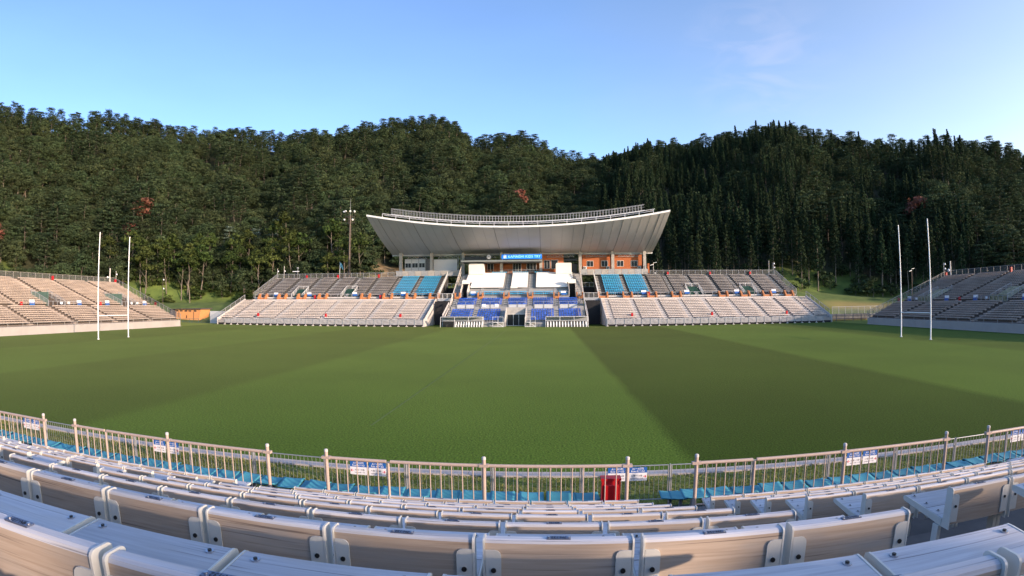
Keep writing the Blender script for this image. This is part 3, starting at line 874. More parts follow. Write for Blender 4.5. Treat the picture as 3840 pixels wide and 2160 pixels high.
for k, (y, zt_) in enumerate(zip(ROWS, RZ)):
    for bi_ in range(-3, 4):
        for i in range(10):
            xc = BLK0 + BLKP * bi_ + SEAT_P * (i + .5) - .012
            az = math.degrees(math.atan2(xc - CAMX, y + .25))
            if not (-66 < az < 63): continue
            bk = bi_
            if bk not in BN: continue
            if first: e = seat0; bo = back0; first = False
            else:
                e = copy_tree(seat0); bo = [c for c in e.children if c.name.startswith('backrest')][0] if e.children else None
                if bo is None: bo = [c for c in KIDS[e.name] if c.name.startswith('backrest')][0]
            e.location = (xc - (.03 if k == 0 else 0), y, zt_ - BACK_H)
            num = 133 + (bi_ * 10 + i - 7)
            txt = '%dN-%d' % (8 - k, num) if k <= 4 else ''
            if txt not in _pl: _pl[txt] = number_plate(txt)
            p = link('number_plate', _pl[txt], bo)
            tag(e, 'weathered wooden seat, %s in the %s, %s' % (ORD[i], BN[bk].replace('block', 'block', 1), RN[k]), 'seat', 'wooden seats of the near terrace')
            e['label'] = 'wooden seat, %s from the west, %s, %s' % (ORD[i], RN[k].replace(' from the camera', ' ahead') if k else 'first row ahead', BN[bk])
            near_seats += 1

# ---- beige railing, one fence per block
FY, FZ = 7.86, 1.37
FTOP = 2.30
def rail_fence(xs, name, label, door=()):
    e = empty(name, (xs[0], FY, FZ), 0, label, 'railing', 'beige railings in front of the seat blocks')
    X0 = xs[0]
    for x in xs:
        mb = MB()
        if x in STILES:
            mb.tube((x - X0, 0, 0), (x - X0, 0, FTOP - FZ - .13), .022, 10, 0); mb.build('stile', M['beige_rail'], e); continue
        mb.tube((x - X0, 0, 0), (x - X0, 0, FTOP - FZ - .005), .0303, 14, 0)
        mb.tube((x - X0, 0, FTOP - FZ - .005), (x - X0, 0, FTOP - FZ + .03), .033, 14, 1)
        mb.tube((x - X0, 0, FTOP - FZ + .03), (x - X0, 0, FTOP - FZ + .042), .033, 14, 1, r1=.018)
        mb.box(x - X0 - .075, x - X0 + .075, -.036, .036, FTOP - FZ - .125, FTOP - FZ - .08, 0)
        mb.build('post', [M['beige_rail'], M['conc_light']], e)
    mb = MB(); zr = FTOP - FZ - .105
    for a, b in zip(xs, xs[1:]):
        mb.tube((a - X0 + .036, 0, zr), (b - X0 - .036, 0, zr), .0275, 12, 0)
        mb.tube((a - X0 + .036, 0, .12), (b - X0 - .036, 0, .12), .014, 8, 0)
    mb.build('top_rail', M['beige_rail'], e)
    for a, b in zip(xs, xs[1:]):
        mb = MB()
        n = max(2, int(round((b - a) / .178)))
        for i in range(1, n):
            x = a + (b - a) * i / n - X0
            mb.tube((x, 0, .12), (x, 0, zr - .02), .0095, 8, 0, caps=False)
            mb.tube((x, 0, zr - .075), (x, 0, zr - .02), .0095, 8, 0, r1=.018, caps=False)
        mb.build('bar_grating', M['beige_rail'], e)
    return e
STILES = (3.62, 9.5, -2.46)
def fx(x): return CAMX + (x - CAMX) * FY / 7.6
F_ = {'far west': [fx(-4.136) - 5.17, fx(-4.136) - 2.6, fx(-4.136)], 'west': [fx(-3.091), -2.46, fx(-.561), fx(1.583)],
      'middle': [fx(2.662), 3.62, fx(5.202), fx(7.364)], 'east': [fx(8.436), 9.5, fx(11.006), fx(13.17)],
      'far east': [fx(14.227), 16.6, 19.1]}
LB = {'far west': 'beige railing at the west edge of the photo, partly cut off', 'west': 'beige railing between the two western aisle gaps',
      'middle': 'beige railing before the middle seats, ending beside the red box', 'east': 'beige railing starting beside the turquoise seats east of the gap',
      'far east': 'beige railing at the east edge of the photo, mostly cut off'}
for k_, xs in F_.items(): rail_fence(xs, 'railing', LB[k_])

# ---- galvanised crowd barriers
BY = 11.62
def barrier_mb():
    e = empty('crowd_barrier', (0, 0, 0))
    L_ = 1.97
    mb = MB()
    for a, b in (((0, .10), (0, .96)), ((L_, .10), (L_, .96)), ((0, .96), (L_, .96)), ((0, .12), (L_, .12))):
        mb.tube((a[0], 0, a[1]), (b[0], 0, b[1]), .0135, 8, 0)
    kid(e, mb.build('frame', M['steel'], e))
    mb = MB(); n = 18
    for i in range(1, n): mb.tube((L_ * i / n, 0, .12), (L_ * i / n, 0, .95), .0052, 5, 0, caps=False)
    kid(e, mb.build('bars', M['steel'], e))
    mb = MB()
    mb.tube((L_ + .045, 0, .02), (L_ + .045, 0, .985), .021, 8, 0); mb.box(L_ + .0, L_ + .05, -.012, .012, .78, .84)
    mb.box(L_ + .0, L_ + .05, -.012, .012, .22, .27)
    kid(e, mb.build('support_post', M['steel_far'], e))
    return e
b0 = barrier_mb()
BX0 = 4.95
for i in range(-8, 9):
    e = b0 if i == -8 else copy_tree(b0)
    e.location = (BX0 + 2.055 * i, BY, 0)
    ref = 'behind the direction signs' if i in (-7, -5, -4, -2, -1, 1, 4, 7) else 'with nothing hung on it'
    tag(e, 'galvanised steel barrier panel, %s counted from the west, %s' % (ORD[i + 8], ref), 'barrier', 'crowd barriers along the grass')

# ---- direction signs cable-tied to the barriers
def dir_sign(x, rng_txt, left, who):
    mb = MB(); W, H = .43, .33; y = BY - .025; z1 = .935
    x1 = x + W
    mb.box(x, x1, y, y + .004, z1 - H, z1 - .135, 0)
    mb.box(x, x1, y, y + .004, z1 - .135, z1, 1)
    fr = lambda px, pz: (px, y - .0015, pz)
    put_text(mb, 'A1～A3列', fr(x + W / 2, z1 - .04), (1, 0, 0), (0, 0, 1), .046, 0, maxw=.27, bold=True)
    put_text(mb, 'Row A1～A3', fr(x + W / 2, z1 - .098), (1, 0, 0), (0, 0, 1), .046, 0, maxw=.31, bold=True)
    a, b = rng_txt
    sh = .03 if left else -.03
    put_text(mb, '%d番～%d番' % (a, b), fr(x + W / 2 + sh, z1 - .21), (1, 0, 0), (0, 0, 1), .036, 2, maxw=.26)
    put_text(mb, 'number%d～%d' % (a, b), fr(x + W / 2 + sh, z1 - .275), (1, 0, 0), (0, 0, 1), .030, 2, maxw=.30)
    s = -1 if left else 1
    cx = x + (.05 if left else W - .05); cz = z1 - .225; yy = y - .002
    tip = cx + s * .032
    mb.beam((cx - s * .038, yy, cz), (tip, yy, cz), .003, .012, 3)
    mb.beam((tip, yy, cz), (tip - s * .03, yy, cz + .03), .003, .013, 3)
    mb.beam((tip, yy, cz), (tip - s * .03, yy, cz - .03), .003, .013, 3)
    o = mb.build('direction_sign', [M['white_sign'], M['blue_sign'], M['ink'], M['red_ink']])
    tag(o, 'blue and white seat direction sign for seats %s, %s' % (who, 'arrow pointing west' if left else 'arrow pointing east'), 'sign', 'direction signs on the barriers')
WORDS = {51: 'fifty-one up', 61: 'sixty-one up', 71: 'seventy-one up', 81: 'eighty-one up', 91: 'ninety-one up', 101: 'one hundred and one up', 111: 'one hundred and eleven up', 121: 'one hundred and twenty-one up'}
for i, xx in enumerate((-10.25, -4.16, 1.90, 8.01, 14.10, 19.9)):
    lo = 61 + 10 * i
    dir_sign(xx - .45, (lo, lo + 9), True, WORDS[lo]); dir_sign(xx + .03, (lo + 10, lo + 19), False, WORDS.get(lo + 10, 'further up'))

# ---- red extinguisher box in the gap of the railing
def red_box(loc, rz, label, s=1.0, group=None):
    e = empty('extinguisher_box', loc, rz, label, 'fire box', group); e.scale = (s, s, s)
    mb = MB(); mb.box(-.16, .16, 0, .17, .05, 1.02); mb.box(-.175, .175, -.012, .18, 1.02, 1.06)
    mb.box(-.16, .16, .01, .16, 0, .05, 1)
    mb.build('case', [M['red'], M['bolt']], e)
    mb = MB()
    mb.hexa([(-.115, -.022, .09), (.115, -.022, .09), (.13, -.001, .07), (-.13, -.001, .07)], [(-.115, -.022, .93), (.115, -.022, .93), (.13, -.001, .95), (-.13, -.001, .95)], 0)
    mb.box(.09, .105, -.03, -.022, .55, .62, 1)
    mb.build('door', [M['red'], M['steel']], e)
    return e
red_box((7.255, 8.62, .66), 0, 'bright red metal extinguisher box standing by the railing gap')
def small_red(loc, label):
    mb = MB(); x, y, z = loc
    mb.prism([(x - .2, z), (x + .2, z), (x + .2, z + .78), (x + .12, z + .9), (x - .12, z + .9), (x - .2, z + .78)], 'y', y - .17, y + .17, 0)
    o = mb.build('extinguisher_box', M['red']); tag(o, label, 'fire box', 'red extinguisher boxes on the stands')

# ---- turquoise plastic shells in three rows below the railing
LOWP = [(.43, .43), (.42, .462), (.38, .468), (.28, .452), (.18, .446), (.10, .446), (.04, .455), (.0, .475), (-.03, .50), (-.045, .51)]
def shell_mesh(name, m, w2=.215, low=False):
    """moulded seat: pan and low curled back, rounded corners"""
    NU, NV = 8, 10
    P = []
    prof = LOWP if low else [(.40, .40), (.385, .43), (.33, .43), (.22, .415), (.11, .412), (.05, .43), (.015, .49), (-.02, .57), (-.05, .64), (-.062, .675)]
    for j, (py, pz) in enumerate(prof):
        k = 1.0
        if j == 0: k = .86
        if j == NV - 1: k = .80
        if j == NV - 2: k = .95
        for i in range(NU + 1):
            u = -1 + 2 * i / NU
            dish = (u * u) * (.028 if 1 < j < 7 else .012)
            yy = py + (u * u) * (.035 if j > 5 else 0)
            P.append((u * w2 * k, yy, pz + dish * (1 if j < 6 else 0)))
    F = []
    for j in range(NV - 1):
        for i in range(NU):
            a = j * (NU + 1) + i; F.append((a, a + 1, a + NU + 2, a + NU + 1))
    n0 = len(P)
    P2 = [(x * .98, y + (-.02 if j_ // (NU + 1) > 5 else 0), z - (.022 if j_ // (NU + 1) <= 5 else .004)) for j_, (x, y, z) in enumerate(P)]
    F2 = [tuple(i + n0 for i in f[::-1]) for f in F]
    rim = []
    def ring():
        r = [i for i in range(NU + 1)] + [j * (NU + 1) + NU for j in range(1, NV)] + [(NV - 1) * (NU + 1) + i for i in range(NU - 1, -1, -1)] + [j * (NU + 1) for j in range(NV - 2, 0, -1)]
        return r
    rg = ring()
    for a, b in zip(rg, rg[1:] + rg[:1]): rim.append((a, b, b + n0, a + n0)[::-1])
    mb = MB(); mb.add(P + P2, F + F2 + rim, 0, True)
    mb.box(-.03, .03, .12, .20, 0, .395, 1)
    return mb.mesh(name, [m, M['steel_far']])
tm = shell_mesh('turquoise_shell', M['turq'], .218, True)
TR = [(10.55, .02, 'front row'), (9.62, .33, 'middle row'), (8.72, .66, 'back row')]
TDZ = {.02: .06, .33: .10, .66: .14}
T_BLK = [(-16.1, 'far west block'), (-10.0, 'block by the western gap'), (-3.97 + .0, 'western block'), (2.1, 'middle block'), (8.55, 'eastern block'), (14.55, 'far east block')]
nt_ = 0
for (ty, tz, rn) in TR:
    for (bx, bn) in T_BLK:
        for i in range(11 if bx > 0 else 12):
            x = bx + .25 + i * .503
            if bx == 2.1 and i > 9: continue
            az = math.degrees(math.atan2(x - CAMX, ty))
            if not (-60 < az < 54): continue
            if ty > 9 and False: continue
            o = bpy.data.objects.new('turquoise_seat', tm); COL.objects.link(o)
            dz = {0.66: .02}.get(tz, 0)
            o.location = (x + rng.normal() * .006, ty, tz + TDZ[tz]); o.rotation_euler = (R(5) + rng.normal() * .05, rng.normal() * .03, rng.normal() * .05)
            tag(o, 'turquoise plastic seat shell, %s in the %s, %s' % (ORD[i], rn, bn), 'seat', 'turquoise seats below the railing'); nt_ += 1

# ---- rough grass growing between the barriers and the kerb
nb = 26000
gx = rng.uniform(-16, 24, nb); gy = rng.uniform(11.5, 13.66, nb)
hgt = rng.uniform(.01, .045, nb) * (0.6 + .8 * (np.sin(gx * 2.1) * np.sin(gy * 3 + gx) > 0)); aa = rng.uniform(0, 6.28, nb); wd = rng.uniform(.006, .02, nb); ln = rng.uniform(-.09, .09, (nb, 2))
z0 = np.full(nb, -.015)
P0 = np.stack([gx - np.cos(aa) * wd, gy - np.sin(aa) * wd, z0], -1); P1 = np.stack([gx + np.cos(aa) * wd, gy + np.sin(aa) * wd, z0], -1)
P2 = np.stack([gx + np.cos(aa) * wd * .5 + ln[:, 0], gy + np.sin(aa) * wd * .5 + ln[:, 1], hgt], -1); P3 = np.stack([gx - np.cos(aa) * wd * .5 + ln[:, 0], gy - np.sin(aa) * wd * .5 + ln[:, 1], hgt * .93], -1)
gm = leaf_mat('weedy_grass_blades', (0.22, 0.25, 0.06), (0.42, 0.42, 0.16))
o = link('rough_grass', numpy_mesh('rough_grass', np.stack([P0, P1, P2, P3], 1).reshape(-1, 3), np.arange(nb * 4).reshape(-1, 4), gm))
tag(o, 'weedy unmown grass between the barriers and the kerb', 'grass', kind='stuff')

# ================================================================== GOAL POSTS
for sx, lb in ((-1, 'tall white goal posts in front of the sunlit side stand'), (1, 'tall white goal posts in front of the shaded side stand')):
    e = empty('goal_posts', (50 * sx, 53.72, 0), 0, lb, 'goal posts', 'pair of rugby goals')
    for sy in (-2.8, 2.8):
        mb = MB(); mb.tube((0, sy, 0), (0, sy, 13.69), .075, 12, 0, r1=.055); mb.tube((0, sy, 0), (0, sy, .06), .16, 12, 0)
        mb.build('post', mat('white_gloss_paint', (0.86, 0.86, 0.86), 0.4, amt=0.03), e)
    mb = MB(); mb.tube((0, -2.73, 3.0), (0, 2.73, 3.0), .055, 10, 0); mb.build('crossbar', MATS['white_gloss_paint'], e)

# ================================================================== STANDS
# generic row frame: u along the row, v away from the pitch
def FAR(u, v, z): return (u, v, z)
def WEST(u, v, z): return (-v, u, z)
def EAST(u, v, z): return (v, u, z)
def fbox(mb, T, u0, u1, v0, v1, z0, z1, mi=0):
    mb.hexa([T(u0, v0, z0), T(u1, v0, z0), T(u1, v1, z0), T(u0, v1, z0)], [T(u0, v0, z1), T(u1, v0, z1), T(u1, v1, z1), T(u0, v1, z1)], mi)
SEATS = []      # (T, u, v, z, material index) every distant wooden seat
def seat_row(T, u0, u1, aisles, v, z, mi, skip=()):
    u = u0 + .3
    while u < u1 - .25:
        if not any(a0 - .26 < u < a1 + .26 for a0, a1 in aisles) and not any(s0 < u < s1 for s0, s1 in skip):
            SEATS.append((T, u, v, z, mi))
        u += .497
def fence_parts(parent, T, pts, h, gap, m=None, infill=True, name='back_fence', bars=None):
    """posts, rail and mesh infill along a polyline of (u, v, z)"""
    m = m or M['steel_far']
    mb = MB(); nb_ = MB()
    for a, b in zip(pts, pts[1:]):
        A = Vector(T(*a)); B = Vector(T(*b)); L_ = (B - A).length
        n = max(1, int(round(L_ / gap)))
        for i in range(n + 1):
            p = A.lerp(B, i / n); mb.box(p.x - .035, p.x + .035, p.y - .035, p.y + .035, p.z, p.z + h)
        mb.beam(A + Vector((0, 0, h)), B + Vector((0, 0, h)), .06, .06)
        mb.beam(A + Vector((0, 0, .12)), B + Vector((0, 0, .12)), .03, .04)
        if bars:
            k = int(L_ / bars)
            for i in range(k): 
                p = A.lerp(B, (i + .5) / k); mb.box(p.x - .014, p.x + .014, p.y - .014, p.y + .014, p.z + .12, p.z + h)
        if infill: nb_.add([A + Vector((0, 0, .14)), B + Vector((0, 0, .14)), B + Vector((0, 0, h - .04)), A + Vector((0, 0, h - .04))], [(0, 1, 2, 3)])
    o = mb.build(name, m, parent)
    if infill and nb_.v: nb_.build('mesh_infill', M['net'], o)
    return o

# ---------- main stand, lower temporary tiers
AISL = [-61.9, -56.5, -51.2, -45.9, -40.4, -34.9, -29.7, -24.3, -18.9]
LT_Y0, LT_Z0, LT_D, LT_R, LT_N = 101.0, 1.25, .86, .33, 12
SHIFT = lambda i: -0.0 * i
def lower_tier(s):
    nm = 'western' if s < 0 else 'eastern'
    e = empty('lower_tier', (0, 0, 0), 0, 'pale sunlit %s lower tier with fabric skirt along its front' % nm, 'grandstand', 'lower tiers of the main stand')
    ua, ub = 17.9, 65.6
    mb = MB()
    for i in range(LT_N + 1):
        v0 = LT_Y0 + LT_D * i; v1 = v0 + LT_D if i < LT_N else v0 + 1.0
        x0, x1 = sorted((s * ua, s * ub)); mb.box(x0, x1, v0, v1, .35, LT_Z0 + LT_R * i)
    x0, x1 = sorted((s * ua, s * ub)); mb.box(x0, x1, 100.05, 101.0, .35, LT_Z0 - .25)
    mb.build('terrace_steps', mat('shaded_steel_deck', (0.34, 0.31, 0.29), 0.9, amt=0.2, scale=1), e)  # deck tone lowered to stand for the shade lines between seat rows
    # aisles with half steps
    al = [a for a in AISL] if s < 0 else [-a for a in AISL]
    for a in al:
        mb = MB()
        for i in range(LT_N):
            mb.box(a - .42, a + .42, LT_Y0 + LT_D * (i + 1) - .5, LT_Y0 + LT_D * (i + 1) - .002, LT_Z0 + LT_R * i, LT_Z0 + LT_R * i + .2)
        mb.beam((a, LT_Y0 + .6, LT_Z0), (a, LT_Y0 + LT_D * LT_N - .3, LT_Z0 + LT_R * (LT_N - 1)), .4, .2)
        mb.build('aisle_stair', M['conc_light'], e)
    for i in range(LT_N):
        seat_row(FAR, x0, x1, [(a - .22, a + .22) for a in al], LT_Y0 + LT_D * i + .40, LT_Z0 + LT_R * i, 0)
    # end walls, sloping
    for xe in (s * ua - s * .12, s * ub + s * .0):
        mb = MB(); xx = sorted((xe, xe + s * .12))
        mb.prism([(99.95, .0), (99.95, 1.55), (100.6, 1.6), (111.4, 5.65), (111.8, 5.65), (111.8, 0)], 'x', xx[0], xx[1])
        mb.build('end_wall', M['conc_light'], e)
    fence_parts(e, FAR, [(s * ub, 101, 1.75), (s * ub, 111.4, 5.65)], 1.0, 2.2, name='end_railing')
    # front skirt panels, their posts and feet
    n = 27; W = (63.55 - 17.95) / n
    for i in range(n):
        xa = s * (17.95 + W * i); xb = s * (17.95 + W * (i + 1)); xl, xr = sorted((xa, xb))
        mb = MB(); NX = 8
        P = []
        for j in range(6):
            for q in range(NX + 1):
                u = q / NX; zz = .40 + (1.30 - .40) * j / 5
                sag = .035 * math.sin(math.pi * u) * math.sin(j * 1.5 + 3 * u + i) + .03 * math.sin(3 * math.pi * u) * (j / 5)
                P.append((xl + .05 + (xr - xl - .1) * u, 99.93 + sag, zz - .05 * math.sin(math.pi * u) * (1 if j == 0 else .3)))
        mb.add(P, [(j * (NX + 1) + q, j * (NX + 1) + q + 1, (j + 1) * (NX + 1) + q + 1, (j + 1) * (NX + 1) + q) for j in range(5) for q in range(NX)], 0, True)
        mb.build('skirt_panel', M['skirt'], e)
    mb = MB(); ft = MB()
    for i in range(n + 1):
        xp = s * (17.95 + W * i)
        mb.box(xp - .045, xp + .045, 99.88, 100.0, .12, 1.42); ft = MB(); ft.box(xp - .2, xp + .2, 99.7, 100.05, 0, .12)
        ft.box(xp - .05, xp + .05, 99.85, 99.95, .12, .3); ft.build('base_block', M['conc_light'], e)
    mb.box(x0, x1, 99.9, 99.98, 1.30, 1.36)
    mb.build('skirt_frame', M['steel_far'], e)
    mb = MB(); mb.box(x0 + .3, x1 - .3, 100.02, 100.04, .0, .42); mb.build('gap_shade_sheet', M['black'], e)  # black sheet painting the shade in the gap under the skirt
    # benches behind the skirt
    mb = MB()
    for a, b in zip(sorted(al), sorted(al)[1:]): mb.box(a + .8, b - .8, 100.35, 100.75, 1.32, 1.40)
    mb.build('front_bench', M['white_metal'], e)
    return e
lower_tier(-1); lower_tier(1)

# ---------- main stand, upper tiers
UT_Y0, UT_Z0, UT_D, UT_R, UT_N = 113.2, 6.15, .87, .40, 12
UA_L = [-61.3, -55.8, -50.4, -45.1, -39.8, -34.5, -29.3, -23.85, -18.0]
def upper_tier(s):
    nm = 'western' if s < 0 else 'eastern'
    e = empty('upper_tier', (0, 0, 0), 0, '%s upper tier with grey wooden rows, blue seat blocks and orange entry walls' % nm, 'grandstand', 'upper tiers of the main stand')
    x0, x1 = sorted((s * 17.6, s * 63.7))
    voms = [(-53.8, -50.9), (-40.9, -38.1)] if s < 0 else [(38.0, 41.2), (51.2, 54.4)]
    al = UA_L if s < 0 else [-a for a in UA_L]
    mb = MB()
    for i in range(UT_N + 1):
        v0 = UT_Y0 + UT_D * i; v1 = v0 + UT_D if i < UT_N else 124.6
        z = UT_Z0 + UT_R * i
        if i <= 4:
            xs = [x0] + [q for v in voms for q in v] + [x1]
            for a, b in zip(xs[::2], xs[1::2]): mb.box(a, b, v0, v1, 4.2, z)
        else: mb.box(x0, x1, v0, v1, 4.2, z)
    mb.box(x0, x1, 112.35, 113.2, 4.2, 5.75)
    mb.build('terrace_steps', mat('dark_deck', (0.09, 0.086, 0.083), 0.9, amt=0.3, scale=1), e)
    mb = MB(); mb.box(x0, x1, 111.86, 112.35, 4.2, 5.55); mb.box(x0, x1, 112.9, 113.18, 5.75, 6.1)
    mb.build('walkway', M['conc_light'], e)
    for vx in voms:
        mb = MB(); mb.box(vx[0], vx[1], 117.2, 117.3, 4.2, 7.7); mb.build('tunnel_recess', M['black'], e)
        mb = MB()
        # netting hung over the stair opening
        mb.hexa([(vx[0] + .35, 113.9, 5.9), (vx[1] - .1, 113.9, 5.9), (vx[1] - .1, 113.95, 5.9), (vx[0] + .35, 113.95, 5.9)],
                [(vx[0] + .3, 116.6, 8.0), (vx[1] - .6, 116.6, 8.0), (vx[1] - .6, 116.7, 8.0), (vx[0] + .3, 116.7, 8.0)])
        mb.build('green_netting', M['dark_green'], e)
        fence_parts(e, FAR, [(vx[0], 113.4, 5.8), (vx[0], 117.2, 7.7), (vx[1], 117.2, 7.7), (vx[1], 113.4, 5.8)], 1.05, 1.4, M['white_metal'], False, 'stair_railing', bars=.3)
    for a in al:
        mb = MB()
        for i in range(UT_N):
            mb.box(a - .42, a + .42, UT_Y0 + UT_D * (i + 1) - .3, UT_Y0 + UT_D * (i + 1) - .002, UT_Z0 + UT_R * i, UT_Z0 + UT_R * i + .2)
        mb.beam((a, UT_Y0 + .6, UT_Z0), (a, UT_Y0 + UT_D * UT_N - .3, UT_Z0 + UT_R * (UT_N - 1)), .4, .2)
        mb.build('aisle_stair', M['concrete'], e)
    for i in range(UT_N):
        vs_ = [(v[0] - .3, v[1] + .3) for v in voms] if i <= 4 else []
        z_ = UT_Z0 + UT_R * i
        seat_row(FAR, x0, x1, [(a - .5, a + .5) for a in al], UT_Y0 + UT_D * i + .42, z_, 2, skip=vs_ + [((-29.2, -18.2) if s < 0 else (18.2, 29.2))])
    # orange cedar walls beside each aisle mouth
    OW = ([-61.2, -55.85, -50.5 - .1, -45.15, -34.5, -29.2, -23.8, -18.5] if s < 0 else [18.5, 23.9, 29.3, 34.8, 45.6, 50.85, 56.2, 61.75])
    for a in OW:
        mb = MB()
        for q in (-1, 1):
            xx = a + q * .95
            mb.prism([(111.9, 5.5), (111.9, 6.0), (112.7, 6.9), (113.35, 6.95), (113.35, 5.5)], 'x', xx - .17, xx + .17)
        mb.box(a - .78, a + .78, 112.1, 112.2, 5.56, 6.0)
        mb.build('entry_wall', M['orange_wood'], e)
    # front railing of the upper tier
    fence_parts(e, FAR, [(x0 + .2, 112.9, 5.76), (x1 - .2, 112.9, 5.76)], 1.0, 1.7, M['steel_far'], False, 'front_railing')
    bx = (-63.6, -31.2) if s < 0 else (31.3, 63.6)
    fence_parts(e, FAR, [(bx[0], 124.3, UT_Z0 + UT_R * 12), (bx[1], 124.3, UT_Z0 + UT_R * 12)], 1.25, 1.65)
    fence_parts(e, FAR, [(s * 63.75, 112.6, 5.9), (s * 63.75, 124.3, 10.95)], 1.35, .75, M['steel_far'], True, 'end_railing')
    fence_parts(e, FAR, [(s * 17.55, 112.9, 6.0), (s * 17.55, 124.0, 11.2)], 1.05, .5, M['white_metal'], False, 'inner_railing')
    mb = MB(); mb.box(s * 17.55 - .06, s * 17.55 + .06, 112.9, 124.5, .0, 5.9); mb.build('inner_wall', M['conc_dark'], e)
    return e
upper_tier(-1); upper_tier(1)

# ---------- main stand, central part
ce = empty('central_stand', (0, 0, 0), 0, 'central stand with royal blue seats, player tunnel and stairs under the roof', 'grandstand')
mb = MB()
C0 = [(101.2 + .85 * i, .95 + .36 * i) for i in range(6)]
for (a, b) in ((-14.0, -1.8), (2.05, 14.0)):
    mb.box(a, b, 100.4, 101.2, 0.0, .85)
    for i, (v, z) in enumerate(C0): mb.box(a, b, v, v + .85, 0.0, z)
    mb.box(a, b, 106.3, 108.5, 0, 3.1)
mb.box(-1.8, 2.05, 104.6, 108.5, 2.45, 3.1)
C1 = [(108.9 + .85 * i, 3.95 + .38 * i) for i in range(4)]
mb.box(-14.0, 14.0, 108.5, 108.9, 0, 3.9)
for (v, z) in C1: mb.box(-14.0, 14.0, v, v + .85, 3, z)
mb.box(-14.0, 14.0, 112.3, 113.2, 3, 5.5)
for i in range(14):
    z = 6.15 + .41 * i; v = 113.2 + .87 * i
    if i <= 3:
        for a, b in ((-14.2, -12.75), (-11.15, 11.15), (12.75, 14.2)): mb.box(a, b, v, v + .87, 4.2, z)
    else: mb.box(-14.2, 14.2, v, v + .87, 4.2, z)
mb.build('terrace_steps', mat('grey_deck', (0.30, 0.30, 0.30), 0.85, amt=0.2, scale=1.2), ce)
# aisle stairs: dark treads with pale nosings
CA = [(-13.6, -12.9), (-8.55, -7.85), (-2.9, -2.1), (2.3, 3.1), (8.0, 8.75), (13.0, 13.9)]
for (a, b) in CA:
    mb = MB()
    for i, (v, z) in enumerate(C1): mb.box(a, b, v + .43, v + .849, z, z + .19); mb.box(a, b, v + .41, v + .43, z + .14, z + .20, 1)
    for i in range(13):
        z = 6.15 + .41 * i; v = 113.2 + .87 * i
        if i <= 3 and (a < -12.5 or a > 12.5): pass
        mb.box(a, b, v + .43, v + .869, z, z + .205); mb.box(a, b, v + .40, v + .43, z + .15, z + .215, 1)
        mb.box(a, b, v - .03, v - .001, z - .07, z + .01, 1)
    mb.beam(((a + b) / 2, C1[0][0] + .5, C1[0][1]), ((a + b) / 2, C1[3][0] + .5, C1[3][1]), .4, .2); mb.beam(((a + b) / 2, C1[3][0] + .5, C1[3][1]), ((a + b) / 2, 113.7, 6.15), .4, .2)
    mb.beam(((a + b) / 2, 113.7, 6.15), ((a + b) / 2, 124.1, 11.07), .4, .2)
    mb.build('aisle_stair', [M['conc_dark'], M['panel_grey']], ce)
for (a, b) in ((-8.6, -7.75), (7.75, 8.6), (-14, -13.3), (-3.0, -1.8), (2.05, 3.0)):
    mb = MB()
    for (v, z) in C0: mb.box(a, b, v + .44, v + .848, z, z + .18)
    mb.beam(((a + b) / 2, C0[0][0] + .5, C0[0][1]), ((a + b) / 2, C0[5][0] + .5, C0[5][1]), .4, .2)
    mb.build('aisle_stair', M['concrete'], ce)
# tunnel
mb = MB(); mb.box(-1.8, 2.05, 107.0, 107.1, 0, 2.45); mb.build('tunnel_back', M['black'], ce)
mb = MB()
mb.box(-1.75, 2.0, 104.3, 104.34, 0, 2.4, 0)
for xx in (-1.75, -.5, .6, 1.93): mb.box(xx, xx + .07, 104.2, 104.29, 0, 2.4, 1)
mb.box(-1.75, 2.0, 104.21, 104.28, .02, .1, 1); mb.box(-1.75, 2.0, 104.21, 104.28, 2.32, 2.4, 1)
mb.build('glass_door', [M['glass'], M['white_metal']], ce)
mb = MB(); mb.box(-1.8, 2.05, 104.5, 104.6, 2.45, 3.75); mb.box(-1.8, 2.05, 104.3, 104.5, 2.3, 2.6); mb.build('tunnel_parapet', M['concrete'], ce)
for xx in (-1.95, 2.05):
    mb = MB(); mb.prism([(100.5, 0), (100.5, 1.7), (104.4, 3.6), (104.6, 3.75), (104.6, 0)], 'x', xx, xx + .12); mb.build('tunnel_wall', M['conc_light'], ce)
